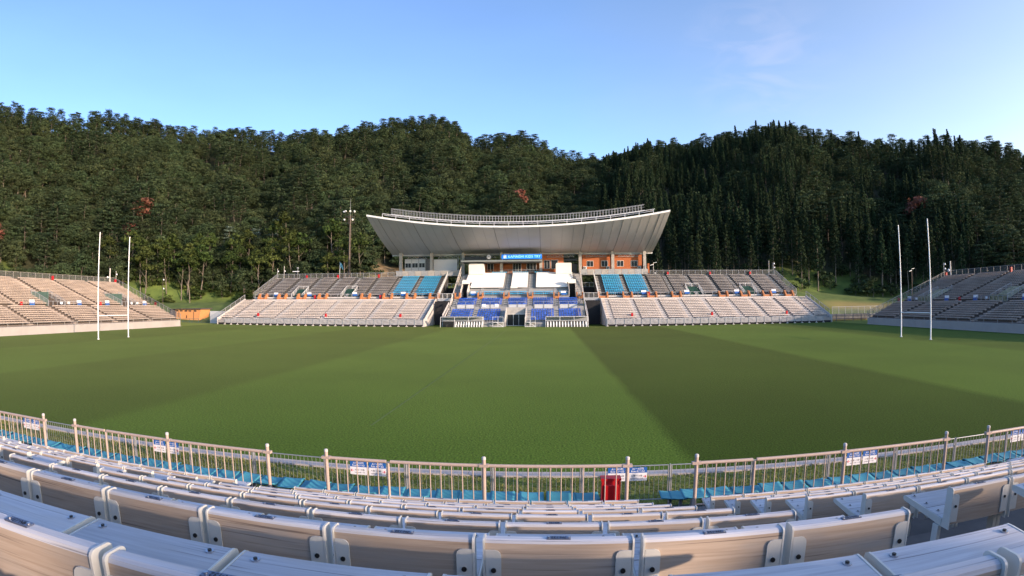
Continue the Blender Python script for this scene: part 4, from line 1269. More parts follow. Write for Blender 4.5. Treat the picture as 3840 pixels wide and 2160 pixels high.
# glazed railing between the two blue tiers
for (a, b) in ((-12.7, -8.9), (-7.6, -3.6), (-1.75, 1.95), (3.6, 7.6), (8.9, 12.7)):
    fence_parts(ce, FAR, [(a, 108.4, 3.15), (b, 108.4, 3.15)], 1.75, 1.9, M['steel_far'], False, 'terrace_railing')
    mb = MB(); h = (b - a) / 2
    for q in (0, 1): mb.box(a + h * q + .12, a + h * q + h - .12, 108.36, 108.38, 3.5, 4.3)
    mb.build('panel', M['panel_grey'], ce)
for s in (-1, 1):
    for q, (y0, z0, y1, z1) in enumerate(((112.7, 6.0, 124.3, 12.9), (108.6, 3.6, 112.4, 6.0), (101.0, 1.6, 107.6, 4.0))):
        xx = s * 14.25
        mb = MB(); mb.prism([(y0, z0 + .50), (y0, z0 + .85), (y1, z1 + .85), (y1, z1 + .50)], 'x', xx - .05, xx + .05)
        mb.prism([(y0, z0 - .6), (y0, z0 - .35), (y1, z1 - .35 - .1 * (q == 0)), (y1, z1 - .6 - .1 * (q == 0))], 'x', xx - .05, xx + .05)
        for t in range(9): yy = y0 + (y1 - y0) * t / 8; zz = z0 + (z1 - z0) * t / 8; mb.box(xx - .03, xx + .03, yy - .03, yy + .03, zz - .5, zz + .52)
        mb.build('side_railing', M['conc_light'], ce)
    for a in (14.4, 17.2): pass
    # foot bridge with railing between centre and wing
    mb = MB(); x0, x1 = sorted((s * 14.31, s * 17.45)); mb.box(x0, x1, 111.6, 113.4, 5.2, 5.5); mb.box(x0, x1, 111.5, 111.6, 5.1, 5.6)
    mb.beam((x0 + .3, 111.8, 5.1), (x1 - .3, 111.8, 4.3), .12, .12); o = mb.build('foot_bridge', M['steel_far'], ce)
    fence_parts(ce, FAR, [(x0, 111.6, 5.5), (x1, 111.6, 5.5)], 1.2, 1.0, M['white_metal'], False, 'bridge_railing', bars=.28)
    mb = MB(); mb.box(x0, x1, 122.0, 122.2, 5.0, 8.2); mb.build('void_back', M['black'], ce)  # black sheet standing for the dark void behind the bridge
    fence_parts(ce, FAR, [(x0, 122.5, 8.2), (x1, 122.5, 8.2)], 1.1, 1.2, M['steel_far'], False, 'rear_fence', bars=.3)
    mb = MB(); mb.box(x0, x1, 108.5, 108.7, 0, 5.0); mb.build('void_shade_sheet', M['black'], ce)  # black sheet painting the shade of the void below the bridge
    # small lateral vomitory under a white box
    xa, xb = sorted((s * 12.7, s * 11.2))
    mb = MB(); mb.box(xa, xb, 116.6, 116.65, 4.5, 8.9); mb.build('side_opening', M['black'], ce)
    for a in (xa, xb):
        mb = MB(); mb.prism([(113.3, 6.0), (113.3, 7.4), (116.7, 9.4), (116.7, 6.0)], 'x', a - .05, a + .05); mb.build('opening_wall', M['conc_light'], ce)
# orange entry walls in the centre
for (a, b) in CA:
    mb = MB(); mb.box(a - .28, a - .02, 112.4, 113.3, 5.5, 6.9); mb.box(b + .02, b + .28, 112.4, 113.3, 5.5, 6.9); mb.box(a - .02, b + .02, 112.32, 112.4, 5.5, 6.05)
    mb.build('entry_wall', M['orange_wood'], ce)
fence_parts(ce, FAR, [(-11.1, 113.25, 6.15), (11.1, 113.25, 6.15)], .85, 1.8, M['steel_far'], False, 'front_railing')

# ---------- wooden seats far away: the nearest as individuals, the rest as one object
# side stands first (they add their rows), built below

def side_stand(T, s):
    nm = 'sunlit western' if s < 0 else 'shaded eastern'
    e = empty('side_stand', (0, 0, 0), 0, '%s side stand with long wooden rows above a concrete base wall' % nm, 'grandstand', 'side stands behind the goals')
    U0 = 22.0
    def uend(v): return 88.2 + (v - 66.5) * (95.2 - 88.2) / (92 - 66.5)
    mb = MB(); L0 = (67.1, 1.28)
    rowsL = [(67.1 + .86 * i, 1.28 + .29 * i) for i in range(9)]
    v_w, z_w = 67.1 + .86 * 9, 3.85
    def step(v0, v1, z):
        mb.hexa([T(U0, v0, -.3), T(uend(v0), v0, -.3), T(uend(v1), v1, -.3), T(U0, v1, -.3)], [T(U0, v0, z), T(uend(v0), v0, z), T(uend(v1), v1, z), T(U0, v1, z)])
    for v, z in rowsL: step(v, v + .86, z)
    step(v_w, 76.9, z_w)
    NU_ = 17
    rowsU = [(76.9 + .87 * i, 4.05 + .295 * i) for i in range(NU_)]
    voms = [(63.6, 67.3), (82.0, 86.0)]
    for i, (v, z) in enumerate(rowsU):
        if i < 6:
            a = U0
            for (p, q) in voms + [(999, 999)]:
                b = min(p, uend(v))
                mb.hexa([T(a, v, -.3), T(b, v, -.3), T(b, v + .87, -.3), T(a, v + .87, -.3)], [T(a, v, z), T(b, v, z), T(b, v + .87, z), T(a, v + .87, z)])
                a = q
        else: step(v, v + .87, z)
    vt = 76.9 + .87 * NU_; zt = 4.05 + .295 * NU_
    step(vt, vt + .9, zt)
    mb.build('terrace_steps', mat('brown_grey_step', (0.15, 0.12, 0.10), 0.9, amt=0.3, scale=1) , e)
    mb = MB()
    for i in range(12):
        a = U0 + i * 5.5; b = min(a + 5.49, 88.2)
        if a > 88: break
        fbox(mb, T, a, b, 66.42, 67.09, -.3, 1.2)
    fbox(mb, T, U0, 88.2, 66.35, 66.42, -.3, .07)
    mb.build('base_wall', mat('stand_base_concrete', (0.40, 0.37, 0.345), 0.9, amt=0.15, scale=.4), e)
    al_u = [29.0, 38.2, 47.5, 56.8, 66.0 - 0.0, 75.3, 84.7]
    al_u = [38.2, 47.5, 56.8, 66.1, 75.3, 84.6]
    al_l = [35, 44.0, 52.9, 61.6, 71.0, 80.2]
    for a in al_l:
        mb = MB()
        for v, z in rowsL: fbox(mb, T, a - .45, a + .45, v + .3, v + .858, z, z + .2)
        mb.beam(T(a, rowsL[0][0] + .5, rowsL[0][1]), T(a, rowsL[-1][0] + .5, rowsL[-1][1]), .4, .2)
        mb.build('aisle_stair', M['wood_side'], e)
    for a in al_u:
        mb = MB()
        for i, (v, z) in enumerate(rowsU):
            if i < 6 and any(p - .6 < a < q + .6 for p, q in voms): continue
            fbox(mb, T, a - .5, a + .5, v + .3, v + .868, z, z + .2)
        mb.build('aisle_stair', M['wood_side'], e)
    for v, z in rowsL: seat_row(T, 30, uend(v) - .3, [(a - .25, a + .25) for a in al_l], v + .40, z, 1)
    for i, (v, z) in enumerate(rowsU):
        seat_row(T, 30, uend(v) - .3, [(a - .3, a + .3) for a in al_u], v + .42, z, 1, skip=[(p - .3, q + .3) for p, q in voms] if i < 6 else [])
    for (p, q) in voms:
        mb = MB(); fbox(mb, T, p, q, 82.1, 82.15, 3.0, 5.75); mb.build('tunnel_recess', M['black'], e)
        mb = MB()
        if s < 0: 
            fbox(mb, T, p + .02, p + .1, 77.2, 82.1, 3.9, 6.4); fbox(mb, T, p, q, 81.9, 82.0, 5.75, 6.5)
        else:
            fbox(mb, T, p, q, 77.0, 77.06, 3.9, 5.0); mb.hexa([T(p, 77.5, 4.5), T(q, 77.5, 4.5), T(q, 77.6, 4.5), T(p, 77.6, 4.5)], [T(p, 82, 6.3), T(q, 82, 6.3), T(q, 82.1, 6.3), T(p, 82.1, 6.3)])
        mb.build('green_netting' if s < 0 else 'camouflage_netting', mat('faded_green_net', (0.10, 0.17, 0.13), .9, amt=.3, scale=2) if s < 0 else mat('camouflage_net', (0.42, 0.36, 0.22), .9, noise=(0.08, 0.09, 0.05), scale=2.5), e)
        fence_parts(e, T, [(p, 77.1, 4.0), (p, 82.2, 5.8)], 1.1, 1.3, None, False, 'stair_railing', bars=.3)
        fence_parts(e, T, [(q, 77.1, 4.0), (q, 82.2, 5.8)], 1.1, 1.3, None, False, 'stair_railing', bars=.3)
        fence_parts(e, T, [(p, 77.0, 3.86), (q + 3, 77.0, 3.86)], 1.0, 1.0, None, False, 'walkway_railing')
    fence_parts(e, T, [(U0, 92.3, zt), (94.9, 92.3, zt)], 1.3, 1.8, mat('weathered_rail', (0.33, 0.31, 0.28), .7, .1))
    fence_parts(e, T, [(88.5, 66.8, 1.25), (91.2, 76.0, 3.95), (94.9, 92.3, zt)], 1.15, 1.6, MATS['weathered_rail'], True, 'end_railing')
    fence_parts(e, T, [(U0, 67.0, 1.2), (88.2, 67.0, 1.2)], .5, 2.6, MATS['weathered_rail'], False, 'front_railing')
    return e
side_stand(WEST, -1); side_stand(EAST, 1)

# rows that rise behind the camera (they keep the low sun off the nearest rows)
BEHIND = [((lambda a, b, c: (a, -b, c)), BLK0 + BLKP * b_ + SEAT_P * (i + .5), -(0.65 - .865 * k), 4.33 + .3275 * k - BACK_H, 1)
          for k in range(1, 10) for b_ in range(-2, 4) for i in range(10)]
# individuals: the ones that show largest
SEATS.sort(key=lambda q: math.hypot(q[0](q[1], q[2], 0)[0] - CAMX, q[0](q[1], q[2], 0)[1]))
N_IND = max(0, 300 - near_seats)
def far_seat_geo(T, u, v, z):
    bx = []
    def hx(u0, u1, v0, v1, z0, z1):
        c = [T(a, b, c_) for c_ in (z0, z1) for b in (v0, v1) for a in (u0, u1)]
        bx.append(c)
    hx(u - .232, u + .232, v - .34, v + .03, z + .385, z + .425)
    hx(u - .232, u + .232, v + .04, v + .085, z + .43, z + .565)
    hx(u - .24, u - .225, v - .30, v + .035, z + .30, z + .384)
    return bx
BF = np.array([(0, 2, 3, 1), (4, 5, 7, 6), (0, 1, 5, 4), (2, 6, 7, 3), (0, 4, 6, 2), (1, 3, 7, 5)])
def far_seats_mesh(name, lst):
    V = []; MI = []
    for T, u, v, z, mi in lst:
        g_ = far_seat_geo(T, u, v, z)
        for c in g_: V += c
        MI += [mi] * (6 * len(g_))
    V = np.array(V); nb_ = len(V) // 8
    F = (BF[None] + (np.arange(nb_) * 8)[:, None, None]).reshape(-1, 4)
    return numpy_mesh(name, V, F, [M['wood_far'], M['wood_side'], M['wood_grey']], MI)
rowcount = {}
for q in SEATS[:N_IND]:
    T, u, v, z, mi = q
    x, y, _ = T(u, v, z)
    me = far_seats_mesh('distant_wooden_seat', [(lambda a, b, c, T=T, x=x, y=y: (T(a, b, c)[0] - x, T(a, b, c)[1] - y, c - z), u, v, z, mi)])
    o = link('wooden_seat', me, None, (x, y, z))
    r_i = int(round((v - 67.5) / .86)); side = 'west' if x < 0 else 'east'
    key = (side, r_i); rowcount[key] = rowcount.get(key, 0) + 1
    c_ = rowcount[key]
    tens = ['', 'twenty-', 'forty-', 'sixty-'][min(3, (c_ - 1) // 20)]
    tag(o, 'plain seat, %s row, %s side stand, %s%s from the south' % (ORD[max(0, min(r_i, 19))], side, tens, ORD[(c_ - 1) % 20]), 'seat', 'nearest wooden seats of the side stands')
o = link('wooden_seating', far_seats_mesh('wooden_seating', SEATS[N_IND:] + BEHIND))
tag(o, 'long rows of small wooden seats filling the distant stands', 'seating', kind='stuff')

# ---------- blue seats of the main stand
bm_ = shell_mesh('royal_blue_shell', M['blue_seat'], .20); lm_ = shell_mesh('light_blue_shell', M['sky_seat'], .20)
BLUE = []; LIGHT = []
for bn, (a, b) in (('west outer block', (-13.15, -8.65)), ('west inner block', (-7.75, -3.1)), ('east inner block', (3.1, 7.75)), ('east outer block', (8.65, 13.15))):
    for i, (v, z) in enumerate(C0):
        n = 9
        for j in range(n): BLUE.append((a + (b - a) * (j + .5) / n, v + .45, z, '%s from the west, %s row, lower %s' % (ORD[j], ORD[i], bn)))
for bn, (a, b) in (('west end block', (-12.7, -8.7)), ('inner west block', (-7.6, -3.2)), ('block over the tunnel', (-1.95, 2.15)), ('inner east block', (3.3, 7.7)), ('east end block', (8.9, 12.8))):
    for i, (v, z) in enumerate(C1):
        n = 9
        for j in range(n): BLUE.append((a + (b - a) * (j + .5) / n, v + .45, z, '%s from the west, %s row, upper %s' % (ORD[j], ORD[i], bn)))
for bn, (a, b) in (('first block', (-28.6, -24.4)), ('second block', (-23.2, -18.9)), ('third block', (19.2, 23.5)), ('fourth block', (24.6, 29.0))):
    for i in range(UT_N):
        for j in range(9): LIGHT.append((a + (b - a) * (j + .5) / 9, UT_Y0 + UT_D * i + .45, UT_Z0 + UT_R * i, '%s in the %s row of the %s' % (ORD[j], ORD[i], bn)))
for (a, b) in ((-10.8, -8.9), (-7.6, -3.2), (-1.8, 1.9), (3.4, 7.7), (9.0, 10.9)):
    for i in range(2):
        n = int(round((b - a) / .49))
        for j in range(n): LIGHT.append((a + (b - a) * (j + .5) / n, 113.2 + .87 * i + .45, 6.15 + .41 * i, None))
for (a, b) in ((-6.9, -3.2), (-1.9, 1.9), (3.4, 7.0)):
    for i in (13,):
        n = int(round((b - a) / .49))
        for j in range(n): LIGHT.append((a + (b - a) * (j + .5) / n, 113.2 + .87 * i + .45, 6.15 + .41 * i, None))
def shells(lst, me, name, label, group, n_ind, stuff_name, stuff_label, bigger=1.0):
    ind = lst[:n_ind]
    for (x, y, z, lb) in ind:
        o = bpy.data.objects.new(name, me); COL.objects.link(o); o.location = (x, y, z); o.rotation_euler = (0, 0, math.pi)
        tag(o, label % lb, 'seat', group)
    rs = lst[n_ind:]
    if rs:
        vs = np.array([v.co for v in me.vertices]) * np.array([-1, -1, 1]); nv = len(vs)
        fs = [tuple(p.vertices) for p in me.polygons]; mi = [p.material_index for p in me.polygons]
        V = np.concatenate([vs + np.array([x, y, z]) for x, y, z, _ in rs])
        me2 = bpy.data.meshes.new(stuff_name)
        me2.from_pydata(V.tolist(), [], [tuple(i + k * nv for i in f) for k in range(len(rs)) for f in fs])
        for m_ in me.materials: me2.materials.append(m_)
        me2.polygons.foreach_set('material_index', mi * len(rs)); me2.polygons.foreach_set('use_smooth', [True] * len(mi) * len(rs)); me2.update()
        o = link(stuff_name, me2); tag(o, stuff_label, 'seating', kind='stuff')
shells(BLUE, bm_, 'blue_seat', 'royal blue seat, %s', 'royal blue seats of the central stand', 300, 'blue_seating', 'further royal blue seats at the back of the central stand')
lt = [q for q in LIGHT if q[3]]; lt.sort(key=lambda q: q[1]); lt = lt[:max(0, 300 - nt_)]
LIGHT2 = lt + [q for q in LIGHT if q not in lt]
shells(LIGHT2, lm_, 'light_blue_seat', 'light blue seat, %s of light blue seats', 'light blue seats of the upper tier', len(lt), 'light_blue_seating', 'further light blue seats in blocks of the upper tier')

# ---------- white covers laid over the press seats
def cover(x0, x1, i0, i1, label, cut=None):
    e = MB(); prof = []
    pts = []
    for i in range(i0, i1 + 1):
        v = 113.2 + .87 * i; z = 6.15 + .41 * i + .72
        pts += [(v + .02, z - .02 + (.0)), (v + .72, z + .10)]
    low = [(p[0], p[1] - .30) for p in pts][::-1]
    e.prism([(pts[0][0] - .03, pts[0][1] - .38)] + pts + [(pts[-1][0] + .2, pts[-1][1] - .3)] + low[:-1], 'x', x0, x1)
    o = e.build('seat_cover', M['tarp']); tag(o, label, 'cover', 'white covers over the press seats'); return o
cover(-10.95, -3.55, 4, 12, 'large white sheet over seats west of the central stairs')
cover(-1.75, 1.95, 4, 12, 'narrow white sheet over the middle seats above the tunnel')
cover(3.9, 10.95, 4, 12, 'large white sheet over seats east of the central stairs')
cover(-12.4, -10.98, 7, 12, 'narrow strip of white sheet beside the west side opening')
cover(10.98, 12.4, 7, 12, 'narrow strip of white sheet beside the east side opening')
def white_box(x0, x1, y0, y1, z0, z1, name, label, cat):
    mb = MB(); mb.prism([(x0, z0), (x1, z0), (x1, z1 - .1), (x1 - .15, z1), (x0 + .25, z1), (x0, z1 - .25)], 'y', y0, y1)
    tag(mb.build(name, mat('cream_sheeting', (0.80, 0.76, 0.68), .7, amt=.05, scale=1)), label, cat, 'white boxes among the press seats')
white_box(-12.2, -8.6, 122.5, 124.9, 11.4, 14.0, 'covered_platform', 'cream sheeted box standing at the west top of the white covers', 'platform')
white_box(8.5, 12.2, 122.5, 124.9, 11.4, 14.0, 'covered_platform', 'cream sheeted box standing at the east top of the white covers', 'platform')
white_box(-12.75, -11.1, 115.9, 117.0, 8.95, 9.85, 'white_crate', 'small white box above the west side opening', 'box')
white_box(11.1, 12.8, 115.9, 117.0, 8.95, 9.85, 'white_crate', 'small white box above the east side opening', 'box')
white_box(-1.75, -.2, 115.2, 115.7, 7.9, 8.55, 'white_crate', 'small white box in front of the middle white cover', 'box')

# ---------- roof on its columns
re_ = empty('roof_building', (0, 125.5, 0), 0, 'roofed main building with upswept grey roof on concrete columns', 'building')
RY = 125.5
def rf(x): return 20.3 + .00305 * x * x
def RP(x, t, up=0.0):
    """roof underside: t=0 front edge, t=1 back edge"""
    y = 107.0 + t * 20.3
    z = rf(x) * (1 - t) + 16.75 * t - .55 * math.sin(math.pi * t)
    return (x, y - RY, z + up)
NX, NT = 40, 8
xs = [-32.5 + 65 * i / NX for i in range(NX + 1)]
P = [RP(x, j / NT) for j in range(NT + 1) for x in xs] + [RP(x, j / NT, .38) for j in range(NT + 1) for x in xs]
n0 = (NX + 1) * (NT + 1)
F = [(j * (NX + 1) + i, j * (NX + 1) + i + 1, (j + 1) * (NX + 1) + i + 1, (j + 1) * (NX + 1) + i) for j in range(NT) for i in range(NX)]
mb = MB(); mb.add(P, F, 0, True); mb.add(P, [tuple(k + n0 for k in f[::-1]) for f in F], 1, True)
edge = [i for i in range(NX + 1)]; back = [NT * (NX + 1) + i for i in range(NX + 1)]
mb.add(P, [(edge[i], edge[i + 1], edge[i + 1] + n0, edge[i] + n0) for i in range(NX)] + [(back[i + 1], back[i], back[i] + n0, back[i + 1] + n0) for i in range(NX)], 2)
mb.add(P, [(j * (NX + 1), (j + 1) * (NX + 1), (j + 1) * (NX + 1) + n0, j * (NX + 1) + n0) for j in range(NT)] + [((j + 1) * (NX + 1) + NX, j * (NX + 1) + NX, j * (NX + 1) + NX + n0, (j + 1) * (NX + 1) + NX + n0) for j in range(NT)], 2)
roof = mb.build('roof', [M['roof_under'], M['white_metal'], M['white_metal']], re_)
COLX = [-29.95, -22.05, -14.1, -4.65, 4.95, 14.5, 22.45, 30.3]
SM = mat('roof_seam', (0.42, 0.42, 0.42), .7, amt=.1); RM = mat('roof_rib', (0.30, 0.30, 0.30), .7, amt=.1)
for k, (a, b) in enumerate(zip([-32.5] + COLX, COLX + [32.5])):
    for q in (1, 2, 3):
        x = a + (b - a) * q / 4
        if b - a < 3: 
            if q != 2: continue
        seam = MB()
        for j in range(16): seam.beam(RP(x, j / 16, -.012), RP(x, (j + 1) / 16, -.012), .05, .03)
        seam.build('panel_seam', SM, roof)
for x in COLX:
    rib = MB()
    for j in range(16): rib.beam(RP(x, j / 16, -.02), RP(x, (j + 1) / 16, -.02), .12, .08)
    rib.build('rib', RM, roof)
mb = MB(); mb.box(-32.6, 32.6, 127.3 - RY, 127.6 - RY, 16.55, 16.95); mb.build('rear_edge_beam', M['white_metal'], roof)
for x in COLX:
    mb = MB(); y = 126.0 - RY; mb.box(x - .36, x + .36, y - .35, y + .35, 0, 17.35); mb.box(x - .36, x + .0, y - .352, y - .35, 5, 17.2); mb.box(x - .62, x + .62, y - .5, y + .5, 17.3, 17.5)
    mb.build('column', M['concrete'], re_)
# truss under the back edge
mb = MB(); y = 126.9 - RY
segs = [(a + .4, b - .4) for a, b in zip(COLX, COLX[1:])]
for (a, b) in segs:
    mb.tube((a, y, 16.3), (b, y, 16.3), .07, 6); n = max(2, int((b - a) / 1.5))
    mb.tube((a + 1, y, 15.75), (b - 1, y, 15.75), .06, 6)
    for i in range(n):
        xa = a + 1 + (b - a - 2) * i / n; xb = a + 1 + (b - a - 2) * (i + 1) / n; m_ = (xa + xb) / 2
        mb.tube((xa, y, 15.75), (m_, y, 16.3), .045, 5); mb.tube((m_, y, 16.3), (xb, y, 15.75), .045, 5)
mb.build('truss', M['steel_far'], re_)
# maintenance walkway along the front edge
mb = MB(); fr = MB()
X = -29.0
while X < 30.4:
    y = 107.6 - RY; mb.box(X - .06, X + .06, y - .06, y + .06, rf(X) + .2, rf(X) + 1.25); X += 3.05
N_ = 60
for i in range(N_):
    xa = -29 + 58.3 * i / N_; xb = -29 + 58.3 * (i + 1) / N_
    y = 107.6 - RY
    mb.beam((xa, y, rf(xa) + 1.25), (xb, y, rf(xb) + 1.25), .1, .1); mb.beam((xa, y + 1.4, rf(xa) + 1.1), (xb, y + 1.4, rf(xb) + 1.1), .1, .1)
    mb.tube((xa, y, rf(xa) + 1.2), ((xa + xb) / 2, y + 1.4, rf(xa) + 1.1), .03, 4)
mb.build('edge_frame', M['panel_grey'], roof)
def rw(x): return rf(x) + 1.55
mb = MB(); fr = MB()
for i in range(86):
    xa = -27.3 + 54.6 * i / 86; xb = -27.3 + 54.6 * (i + 1) / 86; y = 108.6 - RY
    mb.hexa([(xa, y, rw(xa) - .16), (xb, y, rw(xb) - .16), (xb, y + .9, rw(xb) - .16), (xa, y + .9, rw(xa) - .16)], [(xa, y, rw(xa)), (xb, y, rw(xb)), (xb, y + .9, rw(xb)), (xa, y + .9, rw(xa))])
    for yy in (y, y + .9):
        fr.box(xa - .028, xa + .028, yy - .025, yy + .025, rw(xa), rw(xa) + 1.2)
        fr.beam((xa, yy, rw(xa) + 1.2), (xb, yy, rw(xb) + 1.2), .05, .06)
    fr.beam((xa, y, rw(xa) + .6), (xb, y, rw(xb) + .6), .03, .03)
mb.build('catwalk', M['panel_grey'], roof); fr.build('catwalk_railing', M['steel_far'], roof)
# floor slab and rooms
mb = MB(); mb.box(-31.3, -14.3, 125.2 - RY, 133 - RY, 11.2, 11.6); mb.box(14.3, 31.3, 125.2 - RY, 133 - RY, 11.2, 11.6); mb.box(-14.3, 14.3, 125.9 - RY, 133 - RY, 11.2, 11.75)
mb.build('floor_slab', M['conc_dark'], re_)
for s in (-1, 1):
    x0, x1 = sorted((s * 14.6, s * 31.0))
    n = 10
    for i in range(n):
        a = x0 + (x1 - x0) * i / n; mb = MB(); mb.box(a + .03, a + (x1 - x0) / n - .03, 125.08 - RY, 125.15 - RY, 11.3, 12.55); mb.build('balcony_panel', M['concrete'] if i % 2 else M['steel_far'], re_)
    mb = MB(); mb.box(x0, x1, 125.05 - RY, 125.18 - RY, 12.55, 12.62); mb.build('balcony_rail', M['steel_far'], re_)
def window(parent, x, z0, z1, w_, y, panes=2, name='window'):
    mb = MB(); mb.box(x - w_ / 2, x + w_ / 2, y - .06, y - .01, z0, z1, 0)
    fr_ = mb.build(name, M['white_metal'], parent)
    mb = MB()
    for i in range(panes):
        a = x - w_ / 2 + .07 + (w_ - .07) * i / panes; mb.box(a, a + (w_ - .07) / panes - .07, y - .075, y - .062, z0 + .07, z1 - .07)
    mb.build('pane', M['glass'], fr_)
# press booth
y = 127.3 - RY
mb = MB(); mb.box(-29.3, -23.9, y, y + 3, 12.45, 15.75); booth = mb.build('press_booth', M['panel_grey'], re_)
for i in range(3):
    xx = -28.4 + 1.79 * i
    mb = MB(); mb.box(xx + .87, xx + .93, y - .03, y, 12.45, 15.75); mb.build('dividing_strip', M['bolt'], booth)
    window(booth, xx, 13.5, 14.75, 1.55, y - .04)
mb = MB(); mb.box(-23.85, -22.6, y + .3, y + 2.5, 11.8, 15.8); mb.build('dark_frame', M['conc_dark'], re_)
mb = MB(); mb.box(-21.75, -15.75, 126.95 - RY, 127.1 - RY, 12.4, 15.5); mb.build('projection_board', M['white_board'], re_)
mb = MB()
for xx in (-15.5, -14.9):
    mb.box(xx, xx + .08, 126.8 - RY, 127.2 - RY, 11.8, 16.4)
for zz in (12.5, 13.5, 14.5, 15.5): mb.box(-15.5, -14.8, 126.9 - RY, 127.1 - RY, zz, zz + .06)
mb.build('scaffold', M['steel_far'], re_)
# orange clad rooms
ow = y
for (a, b) in ((15.1, 22.0), (22.95, 29.9)):
    mb = MB(); mb.box(a, b, y, y + 4, 12.0, 16.4); room = mb.build('orange_room', M['orange_wall'], re_)
    for xx in ((17.02, 20.6) if a < 20 else (24.5, 27.95)): window(room, xx, 13.35, 14.8, 1.65, y)
    mb = MB(); mb.box(a - .1, b + .1, y - .15, y + 4, 16.4, 16.5); mb.build('room_roof', M['canopy'], room)
mb = MB(); mb.box(5.3, 10.5, y, y + 4, 12.0, 16.5); room = mb.build('orange_room', M['orange_wall'], re_)
window(room, 6.45, 12.9, 15.0, 1.5, y); window(room, 8.3, 12.85, 15.1, 1.7, y, 1, 'door')
mb = MB(); mb.box(10.6, 13.9, y + 1.5, y + 1.7, 12.0, 14.2, 0); mb.box(10.6, 13.9, y + .6, y + .7, 14.9, 15.4, 0); mb.build('dark_opening_panel', M['bolt'], re_)
mb = MB(); mb.box(31.1, 31.5, 126 - RY, 127 - RY, 11.2, 14.0); mb.build('orange_fin', M['orange_wall'], re_)
yb = 128.2 - RY
mb = MB(); mb.box(-11.2, 4.6, yb, yb + 3, 11.8, 14.9); room = mb.build('orange_room', mat('shaded_cedar_cladding', (0.34, 0.115, 0.045), .8, amt=.25, scale=.5, stretch=(1, 1, 9)), re_)  # darker copy of the orange cladding, canopy shade put into its colour
for xx, w_ in ((-9.9, 1.6), (-7.6, 1.6), (-1.0, 2.1), (2.6, 2.4)): window(room, xx, 12.3, 14.4, w_, yb, 3 if w_ > 2 else 2)
mb = MB(); mb.box(-13.9, 5.2, 121.2 - RY, 128.2 - RY, 14.35, 14.7); mb.build('canopy', M['canopy'], re_)
mb = MB(); mb.box(-13.4, -8.2, 124.5 - RY, 127 - RY, 14.72, 15.9, 0); mb.build('plant_box', M['bolt'], re_)
fence_parts(re_, lambda u, v, z: (u, v - RY, z), [(-11.1, 126.4, 11.8), (-5.2, 126.4, 11.8)], .9, 1.0, M['orange_wood'], False, 'balcony_railing', bars=.25)
fence_parts(re_, lambda u, v, z: (u, v - RY, z), [(-4.1, 126.4, 11.8), (4.4, 126.4, 11.8)], .9, 1.0, M['steel_far'], False, 'balcony_railing', bars=.25)

# things on the building
mb = MB(); L0, L1, z0, z1 = -4.22, 5.24, 14.84, 15.97; ys = 120.8
mb.box(L0, L1, ys, ys + .2, z0, z1, 0)
mb.box(L0 + .03, L1 - .03, ys - .012, ys, z0 + .03, z1 - .03, 1)
put_text(mb, 'KAMAISHI KIDS TRY', (L0 + 5.35, ys - .02, (z0 + z1) / 2), (1, 0, 0), (0, 0, 1), .62, 2, maxw=7.6)
cx = L0 + .85
for (dx_, dz_, a, b, mi) in ((-.2, 0, .14, .38, 3), (.16, .1, .14, .28, 3), (0, -.2, .3, .12, 3), (-.02, .28, .18, .09, 2), (.22, -.25, .1, .14, 2)):
    mb.box(cx + dx_ - a, cx + dx_ + a, ys - .02, ys - .012, (z0 + z1) / 2 + dz_ - b, (z0 + z1) / 2 + dz_ + b, mi)
o = mb.build('led_screen', [M['bolt'], mat('screen_blue', (0.004, 0.14, 0.62), .5, amt=.02, emit=.42), mat('screen_pale_blue', (0.28, 0.62, 1.0), .5, amt=.02, emit=.42), mat('screen_pink', (0.75, 0.60, 0.78), .5, noise=(0.25, 0.3, 0.6), scale=4, emit=.4)])
tag(o, 'bright blue LED banner reading KAMAISHI KIDS TRY over the centre', 'screen')
mb = MB(); mb.tube((-7.2, 120.9, 15.45), (-7.2, 121.0, 15.45), .5, 20, 0); mb.box(-7.75, -6.65, 121.0, 121.3, 14.8, 16.05, 1); mb.tube((-7.2, 120.88, 15.45), (-7.2, 120.9, 15.45), .12, 10, 1)
tag(mb.build('wall_clock', [M['panel_grey'], M['bolt']]), 'round grey clock mounted above the canopy beside the blue banner', 'clock')
for xx, ref in ((15.75, 'below the first window pair next to the open stair'), (21.4, 'between the two orange rooms by the column'), (29.2, 'at the east end of the orange rooms')):
    e = empty('air_conditioner', (xx, 126.9, 12.62), 0, 'pale outdoor air conditioner ' + ref, 'air conditioner', 'outdoor units on the balcony')
    mb = MB(); mb.box(-.42, .42, 0, .3, .05, .78); mb.build('casing', M['white_metal'], e)
    mb = MB(); mb.tube((-.1, -.03, .42), (-.1, .0, .42), .27, 14); mb.tube((-.1, -.05, .42), (-.1, -.03, .42), .08, 8, 1); mb.build('fan_grille', [M['bolt'], M['white_metal']], e)

# ---------- dugouts with their white seats
def dugout(x0, x1, label):
    e = empty('dugout', (x0, 98.2, 0), 0, label, 'dugout', 'team shelters at the touchline'); L_ = x1 - x0
    mb = MB()
    for i in range(4):
        x = L_ * i / 3
        mb.tube((x, 0, 0), (x, .35, 1.95), .04, 6); mb.tube((x, .35, 1.95), (x, 1.9, 1.95), .04, 6); mb.tube((x, 1.9, 0), (x, 1.9, 1.95), .04, 6)
    mb.tube((0, .35, 1.95), (L_, .35, 1.95), .05, 6); mb.tube((0, .2, 1.2), (L_, .2, 1.2), .02, 5)
    mb.build('frame', M['white_metal'], e)
    mb = MB(); mb.box(0, L_, .36, 1.9, 1.96, 2.0); mb.box(0, L_, 1.86, 1.9, .2, 1.95); mb.build('shelter_sheet', M['steel_far'], e)
    mb = MB(); mb.box(.1, L_ - .1, 1.75, 1.8, .0, 1.1); mb.build('dark_backdrop', M['bolt'], e)  # dark backdrop added so the gaps between seats look dark
    return e
